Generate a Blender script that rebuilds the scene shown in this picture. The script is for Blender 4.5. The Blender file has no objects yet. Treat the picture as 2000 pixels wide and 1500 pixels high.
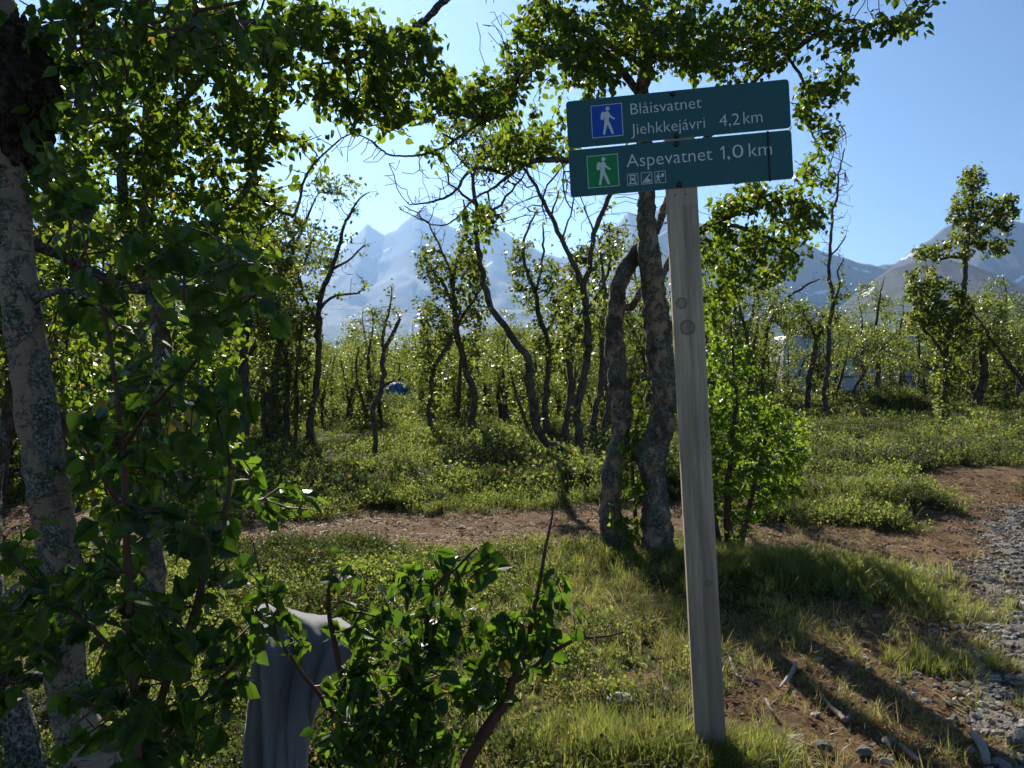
import bpy, math, random
import numpy as np
from mathutils import Vector, Matrix, noise as mnoise

scene = bpy.context.scene
R = math.radians

# ------------------------------------------------------------------ camera
F = 1664.0                      # focal length in pixels of a 2000 px wide picture
CAM = np.array([0.0, 0.0, 1.35])
PITCH = math.atan(30 / F)       # looking down a little
cam_d = bpy.data.cameras.new('camera')
cam_d.sensor_width = 36.0
cam_d.lens = F / 2000 * 36.0
cam_d.clip_start = 0.05
cam_d.clip_end = 60000
cam = bpy.data.objects.new('camera', cam_d)
scene.collection.objects.link(cam)
cam.location = CAM
cam.rotation_euler = (math.pi / 2 - PITCH, 0, 0)
scene.camera = cam

# ------------------------------------------------------------------ sky, sun, exposure
SUN_AZ, SUN_EL = R(-13), R(31)          # azimuth from +Y, positive to the right
world = bpy.data.worlds.new('World')
scene.world = world
world.use_nodes = True
wn = world.node_tree
wn.nodes.clear()
wo = wn.nodes.new('ShaderNodeOutputWorld')
bg = wn.nodes.new('ShaderNodeBackground')
sky = wn.nodes.new('ShaderNodeTexSky')
sky.sky_type = 'NISHITA'
sky.sun_disc = False
sky.sun_elevation = SUN_EL
sky.sun_rotation = SUN_AZ
sky.altitude = 100
sky.air_density = 0.9
sky.dust_density = 0.15
sky.ozone_density = 6.0
bg.inputs['Strength'].default_value = 0.05
wn.links.new(sky.outputs[0], bg.inputs['Color'])
wn.links.new(bg.outputs[0], wo.inputs['Surface'])

sun_d = bpy.data.lights.new('sun', 'SUN')
sun_d.energy = 5.0
sun_d.angle = R(0.55)
sun_d.color = (1.0, 0.93, 0.80)
sun = bpy.data.objects.new('sun', sun_d)
scene.collection.objects.link(sun)
S = Vector((math.sin(SUN_AZ) * math.cos(SUN_EL), math.cos(SUN_AZ) * math.cos(SUN_EL), math.sin(SUN_EL)))
sun.rotation_euler = S.to_track_quat('Z', 'Y').to_euler()
sun.location = (0, 0, 30)

scene.view_settings.view_transform = 'Standard'
scene.view_settings.look = 'None'
scene.view_settings.gamma = 1
scene.view_settings.use_curve_mapping = False
scene.view_settings.exposure = 1.0

cy = scene.cycles
cy.max_bounces = 5
cy.diffuse_bounces = 2
cy.glossy_bounces = 2
cy.transmission_bounces = 3
cy.transparent_max_bounces = 8
cy.volume_bounces = 0
cy.use_denoising = True
cy.use_adaptive_sampling = True
cy.adaptive_threshold = 0.03
cy.sample_clamp_indirect = 4.0
cy.caustics_reflective = False
cy.caustics_refractive = False

# ------------------------------------------------------------------ helpers: picture -> place
CP, SP = math.cos(PITCH), math.sin(PITCH)
RIGHT = np.array([1.0, 0, 0]); FWD = np.array([0, CP, -SP]); UP = np.array([0, SP, CP])

def P(px, py, d):
    return CAM + d * FWD + d * (px - 1000) / F * RIGHT + d * (750 - py) / F * UP

def project(p):
    v = np.asarray(p) - CAM
    d = v @ FWD
    dd = np.where(np.abs(d) < 1e-6, 1e-6, d)
    return 1000 + F * (v @ RIGHT) / dd, 750 - F * (v @ UP) / dd, d

BUMPS = [  # x, y, rx, ry, height
    (1.15, 6.35, 0.9, 0.6, 0.10), (1.8, 5.4, 0.9, 0.4, 0.10), (3.4, 8.2, 0.9, 0.5, 0.20),
    (10.2, 23.0, 1.6, 1.0, 0.62), (-1.2, 16, 2.0, 1.5, 0.12), (-5.2, 15.5, 2.0, 1.5, 0.2), (1.6, 13.2, 1.2, 0.8, 0.10),
    (7.5, 14.5, 3.0, 1.6, 0.18), (-0.6, 11, 2.4, 1.0, 0.08), (5.0, 16.5, 2.5, 1.2, 0.2), (12, 17, 2, 1.5, 0.2), (-6.0, 44, 5, 5, -0.5)]

def hz(x, y):
    x = np.asarray(x, float); y = np.asarray(y, float)
    z = 0.022 * np.sin(1.7 * x + 0.6 * y + 1.0) * np.sin(1.1 * y - 0.5 * x) + 0.016 * np.sin(3.9 * x - 2.1 * y) * np.sin(3.1 * y + 1.3 * x + 2)
    z = z + 0.008 * np.sin(8.3 * x + 3.0) * np.sin(7.7 * y + 1.1 * x)
    far = np.clip((y - 9) / 10, 0, 1)
    z = z + far * (0.07 * np.sin(0.9 * x + 0.5) * np.sin(0.8 * y + 0.4 * x) + 0.05 * np.sin(2.1 * x + 1.0 * y) * np.sin(1.9 * y - x))
    for bx, by, rx, ry, h in BUMPS:
        z = z + h * np.exp(-((x - bx) / rx) ** 2 - ((y - by) / ry) ** 2)
    r = np.hypot(x, y)
    return z * np.clip((90 - r) / 40, 0, 1)

def G(px, py):
    """where the sight line through a pixel meets the ground"""
    d = 1.35 * F / max(py - 720, 4)
    for _ in range(12):
        p = P(px, py, d)
        d += (p[2] - hz(p[0], p[1])) * F / max(py - 720, 4) * 0.7
    p = P(px, py, d)
    p[2] = hz(p[0], p[1])
    return p

# ------------------------------------------------------------------ helpers: meshes and objects
def link(o):
    scene.collection.objects.link(o)
    return o

def mesh_np(name, verts, facesets, mats=(), smooth=True, mat_idx=None):
    me = bpy.data.meshes.new(name)
    verts = np.asarray(verts, np.float32).reshape(-1, 3)
    me.vertices.add(len(verts))
    me.vertices.foreach_set('co', verts.ravel())
    facesets = [np.asarray(f, np.int32) for f in facesets if len(f)]
    nl = sum(f.size for f in facesets); nf = sum(len(f) for f in facesets)
    me.loops.add(nl); me.polygons.add(nf)
    li = np.concatenate([f.ravel() for f in facesets])
    tot = np.concatenate([np.full(len(f), f.shape[1], np.int32) for f in facesets])
    st = np.concatenate([[0], np.cumsum(tot)[:-1]]).astype(np.int32)
    me.loops.foreach_set('vertex_index', li)
    me.polygons.foreach_set('loop_start', st)
    me.polygons.foreach_set('loop_total', tot)
    me.polygons.foreach_set('use_smooth', np.full(nf, bool(smooth)))
    if mat_idx is not None:
        me.polygons.foreach_set('material_index', np.asarray(mat_idx, np.int32))
    for m in mats:
        me.materials.append(m)
    me.update(calc_edges=True)
    return me

def obj(name, me, parent=None, loc=None):
    o = bpy.data.objects.new(name, me)
    link(o)
    if parent is not None:
        o.parent = parent
    if loc is not None:
        o.location = loc
    return o

def tag(o, label=None, cat=None, group=None, kind=None):
    if label: o['label'] = label
    if cat: o['category'] = cat
    if group: o['group'] = group
    if kind: o['kind'] = kind
    return o

def empty(name, loc, label=None, cat=None, group=None):
    o = bpy.data.objects.new(name, None)
    o.empty_display_size = 0.1
    link(o)
    o.location = loc
    return tag(o, label, cat, group)

class MB:
    """collects boxes, tubes and polygons for one mesh"""
    def __init__(s): s.v = []; s.f = []
    def add(s, verts, faces):
        k = len(s.v); s.v += [tuple(v) for v in verts]; s.f += [tuple(i + k for i in f) for f in faces]; return s
    def box(s, x0, x1, y0, y1, z0, z1):
        return s.add([(x0, y0, z0), (x1, y0, z0), (x1, y1, z0), (x0, y1, z0), (x0, y0, z1), (x1, y0, z1), (x1, y1, z1), (x0, y1, z1)],
                     [(0, 3, 2, 1), (4, 5, 6, 7), (0, 1, 5, 4), (1, 2, 6, 5), (2, 3, 7, 6), (3, 0, 4, 7)])
    def prism_xz(s, poly, y0, y1):
        """outline in x,z facing -y, extruded to y1"""
        n = len(poly)
        v = [(x, y0, z) for x, z in poly] + [(x, y1, z) for x, z in poly]
        f = [tuple(range(n)), tuple(range(2 * n - 1, n - 1, -1))]
        f += [(i, n + i, n + (i + 1) % n, (i + 1) % n) for i in range(n)]
        return s.add(v, f)
    def cyl_y(s, cx, cz, r, y0, y1, n=16):
        return s.prism_xz([(cx + r * math.cos(2 * math.pi * i / n), cz + r * math.sin(2 * math.pi * i / n)) for i in range(n)], y0, y1)
    def mesh(s, name, mats, smooth=False):
        me = bpy.data.meshes.new(name)
        me.from_pydata(s.v, [], s.f)
        for m in (mats if isinstance(mats, (list, tuple)) else [mats]): me.materials.append(m)
        if smooth: me.polygons.foreach_set('use_smooth', [True] * len(me.polygons))
        import bmesh
        bm = bmesh.new(); bm.from_mesh(me); bmesh.ops.recalc_face_normals(bm, faces=bm.faces); bm.to_mesh(me); bm.free()
        me.update()
        return me
    def build(s, name, mats, parent=None, loc=None, smooth=False):
        return obj(name, s.mesh(name, mats, smooth), parent, loc)

# ------------------------------------------------------------------ materials
class NT:
    def __init__(s, name):
        s.m = bpy.data.materials.new(name); s.m.use_nodes = True
        s.t = s.m.node_tree; s.t.nodes.clear()
        s.out = s.t.nodes.new('ShaderNodeOutputMaterial')
    def n(s, typ, **kw):
        nd = s.t.nodes.new(typ)
        for k, v in kw.items():
            if k.startswith('i_'):
                nd.inputs[k[2:].replace('_', ' ')].default_value = v
            else: setattr(nd, k, v)
        return nd
    def l(s, a, b): s.t.links.new(a, b)
    def math(s, op, a, b=None, clamp=False):
        nd = s.t.nodes.new('ShaderNodeMath'); nd.operation = op; nd.use_clamp = clamp
        for i, x in enumerate((a, b)):
            if x is None: continue
            if isinstance(x, (int, float)): nd.inputs[i].default_value = x
            else: s.l(x, nd.inputs[i])
        return nd.outputs[0]
    def ramp(s, fac, stops, interp='LINEAR'):
        nd = s.t.nodes.new('ShaderNodeValToRGB'); nd.color_ramp.interpolation = interp
        el = nd.color_ramp.elements
        while len(el) < len(stops): el.new(0.5)
        for e, (p, c) in zip(el, stops):
            e.position = p; e.color = (*c, 1) if len(c) == 3 else c
        s.l(fac, nd.inputs[0]); return nd.outputs[0]
    def mix(s, fac, a, b, blend='MIX'):
        nd = s.t.nodes.new('ShaderNodeMix'); nd.data_type = 'RGBA'; nd.blend_type = blend
        for sock, x in ((nd.inputs[0], fac), (nd.inputs[6], a), (nd.inputs[7], b)):
            if isinstance(x, (int, float)): sock.default_value = x
            elif isinstance(x, tuple): sock.default_value = (*x, 1)
            else: s.l(x, sock)
        return nd.outputs[2]
    def noise(s, vec, scale, detail=4, rough=0.6, out='Fac'):
        nd = s.t.nodes.new('ShaderNodeTexNoise')
        nd.inputs['Scale'].default_value = scale; nd.inputs['Detail'].default_value = detail; nd.inputs['Roughness'].default_value = rough
        if vec is not None: s.l(vec, nd.inputs['Vector'])
        return nd.outputs[out]
    def mapping(s, vec, scale=(1, 1, 1), loc=(0, 0, 0)):
        nd = s.t.nodes.new('ShaderNodeMapping'); nd.inputs['Scale'].default_value = scale; nd.inputs['Location'].default_value = loc
        s.l(vec, nd.inputs['Vector']); return nd.outputs[0]
    def bump(s, h, strength=0.5, dist=0.01):
        nd = s.t.nodes.new('ShaderNodeBump'); nd.inputs['Strength'].default_value = strength; nd.inputs['Distance'].default_value = dist
        s.l(h, nd.inputs['Height']); return nd.outputs[0]
    def pbsdf(s, col, rough=0.7, spec=0.3, normal=None, metal=0.0):
        nd = s.t.nodes.new('ShaderNodeBsdfPrincipled')
        for k, v in (('Base Color', col), ('Roughness', rough), ('Specular IOR Level', spec), ('Metallic', metal)):
            if isinstance(v, tuple): nd.inputs[k].default_value = (*v, 1)
            elif isinstance(v, (int, float)): nd.inputs[k].default_value = v
            else: s.l(v, nd.inputs[k])
        if normal is not None: s.l(normal, nd.inputs['Normal'])
        return nd.outputs[0]
    def done(s, sh):
        s.l(sh, s.out.inputs['Surface']); return s.m
    def objco(s): return s.t.nodes.new('ShaderNodeTexCoord').outputs['Object']
    def pos(s): return s.t.nodes.new('ShaderNodeNewGeometry').outputs['Position']

def plain(name, col, rough=0.6, spec=0.3, var=0.12, scale=40):
    t = NT(name)
    n = t.noise(t.objco(), scale, 5)
    c = t.mix(n, tuple(x * (1 - var) for x in col), tuple(min(1, x * (1 + var)) for x in col))
    return t.done(t.pbsdf(c, rough, spec))

def leaf_mat(name, dark, light, glow_dark, glow_light, odd=(0.30, 0.22, 0.03), odd_at=0.975, mixf=0.45, spec=0.45, rough=0.42, veins=False, patches=False):
    t = NT(name)
    geo = t.t.nodes.new('ShaderNodeNewGeometry'); oi = t.t.nodes.new('ShaderNodeObjectInfo')
    r = t.math('FRACT', t.math('ADD', geo.outputs['Random Per Island'], oi.outputs['Random']))
    r2 = t.math('FRACT', t.math('MULTIPLY', r, 7.31))
    c = t.ramp(r2, [(0, dark), (1, light)])
    g = t.ramp(r2, [(0, glow_dark), (1, glow_light)])
    if patches:      # dappled tree shade painted in as dark patches, with yellowish ones for contrast
        ps = t.pos(); pn_ = t.noise(ps, 0.75, 5, 0.65)
        c = t.mix(t.ramp(pn_, [(0.45, (0.9, 0.9, 0.9)), (0.53, (0, 0, 0))]), c, (0.018, 0.034, 0.013)); g = t.mix(t.ramp(pn_, [(0.45, (0.9, 0.9, 0.9)), (0.53, (0, 0, 0))]), g, (0.06, 0.09, 0.02))
        c = t.mix(t.ramp(pn_, [(0.58, (0, 0, 0)), (0.68, (0.6, 0.6, 0.6))]), c, (0.17, 0.16, 0.05))
    sel = t.math('GREATER_THAN', r, odd_at)
    c = t.mix(sel, c, odd); g = t.mix(sel, g, tuple(min(1, x * 1.8) for x in odd))
    normal = None
    if veins:
        co = t.objco()
        w = t.t.nodes.new('ShaderNodeTexWave'); w.wave_type = 'BANDS'; w.bands_direction = 'Y'
        w.inputs['Scale'].default_value = 3.2; w.inputs['Distortion'].default_value = 0.6
        sx = t.t.nodes.new('ShaderNodeSeparateXYZ'); t.l(co, sx.inputs[0])
        ax = t.math('ABSOLUTE', sx.outputs[0])
        cm = t.t.nodes.new('ShaderNodeCombineXYZ')
        t.l(sx.outputs[0], cm.inputs[0]); t.l(t.math('SUBTRACT', sx.outputs[1], t.math('MULTIPLY', ax, 0.7)), cm.inputs[1])
        t.l(cm.outputs[0], w.inputs['Vector'])
        vein = t.math('POWER', w.outputs['Fac'], 5.0)
        c = t.mix(t.math('MULTIPLY', vein, 0.35), c, tuple(x * 1.7 for x in light))
        g = t.mix(t.math('MULTIPLY', vein, 0.35), g, tuple(x * 0.55 for x in glow_dark))
        normal = t.bump(vein, 0.35, 0.02)
    b = t.pbsdf(c, rough, spec, normal)
    tr = t.t.nodes.new('ShaderNodeBsdfTranslucent'); t.l(g, tr.inputs['Color'])
    mx = t.t.nodes.new('ShaderNodeMixShader'); mx.inputs[0].default_value = mixf
    t.l(b, mx.inputs[1]); t.l(tr.outputs[0], mx.inputs[2])
    return t.done(mx.outputs[0])

M = {}
M['leaf_near'] = leaf_mat('leaf_near', (0.020, 0.045, 0.012), (0.038, 0.080, 0.018), (0.10, 0.21, 0.012), (0.22, 0.38, 0.025), odd_at=0.988, veins=True, mixf=0.42, spec=0.35, rough=0.42)
M['leaf'] = leaf_mat('leaf', (0.028, 0.052, 0.012), (0.050, 0.085, 0.018), (0.15, 0.25, 0.012), (0.34, 0.45, 0.03), odd_at=0.988, mixf=0.43, spec=0.3, rough=0.45)
M['leaf_mid'] = leaf_mat('leaf_mid', (0.022, 0.045, 0.012), (0.055, 0.085, 0.022), (0.10, 0.17, 0.02), (0.46, 0.52, 0.07), odd=(0.20, 0.15, 0.05), odd_at=0.975, mixf=0.42, spec=0.4, rough=0.42)
M['leaf_bush'] = leaf_mat('leaf_bush', (0.04, 0.08, 0.014), (0.075, 0.13, 0.022), (0.18, 0.33, 0.015), (0.36, 0.52, 0.03), odd_at=0.99, spec=0.3)
M['bilberry'] = leaf_mat('bilberry', (0.035, 0.065, 0.018), (0.11, 0.155, 0.045), (0.13, 0.20, 0.03), (0.46, 0.54, 0.09), odd=(0.30, 0.19, 0.05), odd_at=0.965, spec=0.22, rough=0.55, patches=True)
M['grass'] = leaf_mat('grass', (0.08, 0.12, 0.025), (0.16, 0.19, 0.045), (0.24, 0.32, 0.04), (0.44, 0.46, 0.09), odd=(0.30, 0.24, 0.10), odd_at=0.85, spec=0.4)
M['dry_grass'] = leaf_mat('dry_grass', (0.20, 0.165, 0.06), (0.40, 0.32, 0.15), (0.28, 0.24, 0.07), (0.52, 0.43, 0.18), odd=(0.10, 0.13, 0.03), odd_at=0.72, spec=0.3)
M['litter'] = leaf_mat('litter', (0.09, 0.042, 0.022), (0.22, 0.12, 0.06), (0.10, 0.05, 0.02), (0.25, 0.13, 0.05), odd=(0.36, 0.29, 0.20), odd_at=0.95, mixf=0.2, spec=0.2, rough=0.7)

def bark_mat(name, pale, lichen_amt, dark=(0.024, 0.019, 0.016), s=1.0, rough_amt=0.5, bands=0.6):
    t = NT(name)
    co = t.objco()
    n_a = t.noise(t.mapping(co, (1, 1, 0.8)), 7.0 * s, 7, 0.66)
    n_b = t.noise(t.mapping(co, (1, 1, 0.9), (5, 2, 9)), 11.0 * s, 7, 0.68)
    n_c = t.noise(t.mapping(co, (1, 1, 0.5), (1, 8, 3)), 3.0 * s, 5, 0.6)
    band = t.noise(t.mapping(co, (1, 1, 9)), 8 * s, 5, 0.65)
    speck = t.noise(co, 85 * s, 4, 0.75)
    tan = (pale[0] * 0.95, pale[1] * 0.74, pale[2] * 0.58)
    c = t.mix(t.ramp(n_c, [(0.35, (0, 0, 0)), (0.65, (1, 1, 1))]), pale, tan)
    c = t.mix(t.ramp(band, [(0.42, (0.55, 0.55, 0.55)), (0.60, (0, 0, 0))]), c, tuple(x * 0.62 for x in pale))
    c = t.mix(t.math('MULTIPLY', t.ramp(band, [(0.60, (0, 0, 0)), (0.67, (1, 1, 1))]), bands), c, dark)
    lo = 0.66 - lichen_amt * 0.24
    lich = t.ramp(t.math('ADD', t.math('MULTIPLY', n_b, 0.82), t.math('MULTIPLY', speck, 0.18)), [(lo, (0, 0, 0)), (lo + 0.035, (1, 1, 1))])
    lc = t.ramp(t.math('ADD', t.math('MULTIPLY', speck, 0.75), t.math('MULTIPLY', n_a, 0.25)), [(0.40, (0.035, 0.032, 0.027)), (0.49, (0.11, 0.11, 0.09)), (0.58, (0.32, 0.33, 0.28))])
    c = t.mix(lich, c, lc)
    d0 = 0.68 - rough_amt * 0.2
    c = t.mix(t.ramp(t.math('ADD', t.math('MULTIPLY', n_a, 0.8), t.math('MULTIPLY', speck, 0.2)), [(d0, (0, 0, 0)), (d0 + 0.10, (0.85, 0.85, 0.85))]), c, t.mix(speck, dark, tuple(x * 4.0 for x in dark)))
    h = t.math('ADD', t.math('ADD', t.math('MULTIPLY', speck, 0.35), t.math('MULTIPLY', lich, 0.5)), t.math('ADD', t.math('MULTIPLY', band, 0.5), t.math('MULTIPLY', n_a, 1.6)))
    return t.done(t.pbsdf(c, 0.88, 0.15, t.bump(h, 1.0, 0.016 / s)))

M['bark_near'] = bark_mat('bark_near', (0.36, 0.295, 0.235), 0.66, rough_amt=0.35, bands=0.85, s=1.5)
M['bark_main'] = bark_mat('bark_main', (0.40, 0.315, 0.24), 0.76, rough_amt=0.98, s=1.0)
M['bark_mid'] = bark_mat('bark_mid', (0.17, 0.135, 0.105), 0.65, s=1.0, rough_amt=1.0)
M['bark_dark'] = bark_mat('bark_dark', (0.10, 0.08, 0.065), 0.9)
M['twig'] = plain('twig', (0.045, 0.032, 0.025), 0.8, 0.2, 0.3, 30)
M['twig_red'] = plain('twig_red', (0.10, 0.045, 0.03), 0.6, 0.3, 0.3, 30)
def burl_mat():
    t = NT('burl'); co = t.objco()
    n = t.noise(co, 26, 6, 0.7); n2 = t.noise(co, 90, 4, 0.7)
    c = t.ramp(n, [(0.33, (0.012, 0.009, 0.007)), (0.50, (0.05, 0.037, 0.027)), (0.64, (0.12, 0.10, 0.08)), (0.75, (0.20, 0.19, 0.16))])
    return t.done(t.pbsdf(c, 0.95, 0.1, t.bump(t.math('ADD', n, t.math('MULTIPLY', n2, 0.5)), 1.0, 0.03)))
M['burl'] = burl_mat()

# ------------------------------------------------------------------ ground
def polydist(x, y, pts):
    best = np.full(np.shape(x), 1e9); tb = np.zeros(np.shape(x))
    for i in range(len(pts) - 1):
        a = np.array(pts[i][:2], float); b = np.array(pts[i + 1][:2], float)
        ab = b - a; L = ab @ ab
        t = np.clip(((x - a[0]) * ab[0] + (y - a[1]) * ab[1]) / L, 0, 1)
        d = np.hypot(x - a[0] - t * ab[0], y - a[1] - t * ab[1])
        m = d < best
        best = np.where(m, d, best); tb = np.where(m, i + t, tb)
    return best

def wob(x, y, f=1.0):
    return (np.sin(2.3 * f * x + 1.1 * f * y) + np.sin(3.7 * f * y - 1.9 * f * x + 2) + 0.7 * np.sin(6.1 * f * x + 5.3 * f * y + 1) + 0.5 * np.sin(11 * f * x - 9 * f * y)) / 3.2

TRAIL = [(-14, 9.2), (-6, 7.6), (-3, 7.3), (-1.2, 7.25), (0.6, 7.2), (1.8, 7.7), (3.2, 8.6), (4.6, 8.9), (6.0, 9.6), (8.5, 11.5), (14, 14)]
SIDE = [(6.2, 11.0), (5.2, 9.0), (4.1, 6.9), (3.2, 5.3), (2.7, 4.2), (2.2, 3.2), (1.9, 2.0), (1.8, -3)]
FORK = [(1.7, 6.9), (2.6, 6.6), (3.6, 6.2)]
BARE = [(2.1, 4.5), (1.55, 3.9), (1.2, 3.4), (1.25, 2.9), (1.3, 2.0)]
GRAV = [(5.0, 7.9), (3.9, 6.2), (3.15, 5.1), (2.75, 4.3), (2.25, 3.4), (2.0, 2.6), (1.9, 1.5)]

def sm(e0, e1, v):
    t = np.clip((v - e0) / (e1 - e0), 0, 1); return t * t * (3 - 2 * t)

def dirt_mask(x, y):
    w = 0.16 * wob(x, y)
    a = 1 - sm(0.74, 1.05, polydist(x, y, TRAIL) + w)
    b = 1 - sm(0.50, 0.95, polydist(x, y, SIDE) + w)
    c = 1 - sm(0.55, 0.95, polydist(x, y, FORK) + w)
    d = 1 - sm(0.28, 0.62, polydist(x, y, BARE) + w)
    a = a * (1 - .85 * sm(.25, .6, wob(x * .55 + 1.0, y * .8 + 2.0)))
    m = np.maximum(np.maximum(a, b), np.maximum(0.85 * c, 0.95 * d))
    reg = sm(-.5, .1, x) * (1 - sm(1.1, 1.6, x)) * sm(2.2, 2.6, y) * (1 - sm(4.6, 5.3, y))
    m = np.maximum(m, .75 * reg * sm(.05, .5, wob(x * .8 + 3, y * .9)))
    # grassy mounds break the bare ground
    for bx, by, rx, ry in ((1.75, 5.35, 0.85, 0.42), (3.4, 8.1, 0.95, 0.42), (5.9, 9.0, 0.45, 0.25)):
        e = ((x - bx) / rx) ** 2 + ((y - by) / ry) ** 2
        m = m * sm(0.7, 1.25, e + 0.3 * w)
    return m

def gravel_mask(x, y):
    return 1 - sm(0.20, 0.62, polydist(x, y, GRAV) + 0.22 * wob(x, y, 1.4))

def ground_mat():
    t = NT('ground')
    pos = t.pos()
    ad = t.n('ShaderNodeAttribute', attribute_name='dirt'); ag = t.n('ShaderNodeAttribute', attribute_name='gravel')
    n1 = t.noise(pos, 3.0, 6, 0.65); n2 = t.noise(pos, 26, 6, 0.7); n3 = t.noise(pos, 130, 4, 0.7)
    moss = t.ramp(n2, [(0.30, (0.020, 0.022, 0.010)), (0.50, (0.055, 0.060, 0.020)), (0.66, (0.11, 0.10, 0.035)), (0.8, (0.13, 0.085, 0.04))])
    earth = t.ramp(t.math('ADD', t.math('MULTIPLY', n2, 0.6), t.math('MULTIPLY', n3, 0.4)),
                   [(0.32, (0.045, 0.026, 0.015)), (0.47, (0.12, 0.066, 0.038)), (0.57, (0.22, 0.135, 0.08)), (0.72, (0.38, 0.27, 0.17))])
    earth = t.mix(t.math('MULTIPLY', n1, 0.35), earth, (0.17, 0.115, 0.05))
    grav = t.ramp(n3, [(0.35, (0.07, 0.062, 0.054)), (0.5, (0.20, 0.18, 0.16)), (0.65, (0.38, 0.35, 0.32))])
    f = t.math('ADD', ad.outputs['Fac'], t.math('MULTIPLY', t.math('SUBTRACT', n2, 0.5), 1.1))
    c = t.mix(t.ramp(f, [(0.38, (0, 0, 0)), (0.58, (1, 1, 1))]), moss, earth)
    f2 = t.math('ADD', ag.outputs['Fac'], t.math('MULTIPLY', t.math('SUBTRACT', n2, 0.5), 1.2))
    c = t.mix(t.ramp(f2, [(0.5, (0, 0, 0)), (0.7, (1, 1, 1))]), c, grav)
    h = t.math('ADD', n2, t.math('MULTIPLY', n3, 0.5))
    return t.done(t.pbsdf(c, 0.95, 0.1, t.bump(h, 0.8, 0.03)))

ys = np.concatenate([np.linspace(-8, 1.6, 20), np.linspace(1.7, 12, 170), 12 * np.geomspace(1.008, 60 / 12, 110), 60 * np.geomspace(1.06, 16000 / 60, 40)])
ss = np.linspace(-1, 1, 241)
ss = np.sign(ss) * (0.75 * np.abs(ss) + 0.25 * np.abs(ss) ** 3)
wid = np.maximum(6.5, 0.95 * np.abs(ys) + 2.0)
gx = ss[None, :] * wid[:, None]
gy = np.repeat(ys[:, None], len(ss), 1)
dm = dirt_mask(gx, gy); gm = gravel_mask(gx, gy)
gz = hz(gx, gy) - 0.02 * dm * np.clip((20 - gy) / 10, 0, 1) + 0.012 * dm * np.sin(17 * gx + 5 * gy) * np.sin(15 * gy - 7 * gx) * (np.abs(gy) < 14)
nr, nc = gx.shape
idx = np.arange(nr * nc).reshape(nr, nc)
gf = np.stack([idx[:-1, :-1], idx[:-1, 1:], idx[1:, 1:], idx[1:, :-1]], -1).reshape(-1, 4)
gme = mesh_np('ground', np.stack([gx, gy, gz], -1), [gf], [ground_mat()])
for nm, arr in (('dirt', dm), ('gravel', gm)):
    a = gme.attributes.new(nm, 'FLOAT', 'POINT'); a.data.foreach_set('value', arr.astype(np.float32).ravel())
ground = tag(obj('ground', gme), kind='structure')

# ------------------------------------------------------------------ mountains
def mountain_mat(name, rock, green, green_z):
    t = NT(name)
    pos = t.pos()
    sc = t.mapping(pos, (0.001, 0.001, 0.001))
    n = t.noise(sc, 6, 8, 0.68); n2 = t.noise(sc, 45, 6, 0.7)
    sx = t.t.nodes.new('ShaderNodeSeparateXYZ'); t.l(pos, sx.inputs[0])
    c = t.ramp(n2, [(0.3, tuple(x * 0.75 for x in rock)), (0.55, rock), (0.75, tuple(x * 1.2 for x in rock))])
    zz = t.math('ADD', t.math('DIVIDE', sx.outputs[2], green_z), t.math('MULTIPLY', t.math('SUBTRACT', n, 0.5), 1.2))
    c = t.mix(t.ramp(zz, [(0.55, (1, 1, 1)), (1.15, (0, 0, 0))]), c, t.mix(n2, tuple(x * 0.6 for x in green), tuple(x * 1.4 for x in green)))
    at = t.n('ShaderNodeAttribute', attribute_name='snow')
    s = t.math('ADD', at.outputs['Fac'], t.math('MULTIPLY', t.math('SUBTRACT', n2, 0.5), 0.7))
    c = t.mix(t.ramp(s, [(0.50, (0, 0, 0)), (0.58, (1, 1, 1))]), c, (0.82, 0.84, 0.88))
    return t.done(t.pbsdf(c, 0.95, 0.05, t.bump(n2, 0.3, 12)))

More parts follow.
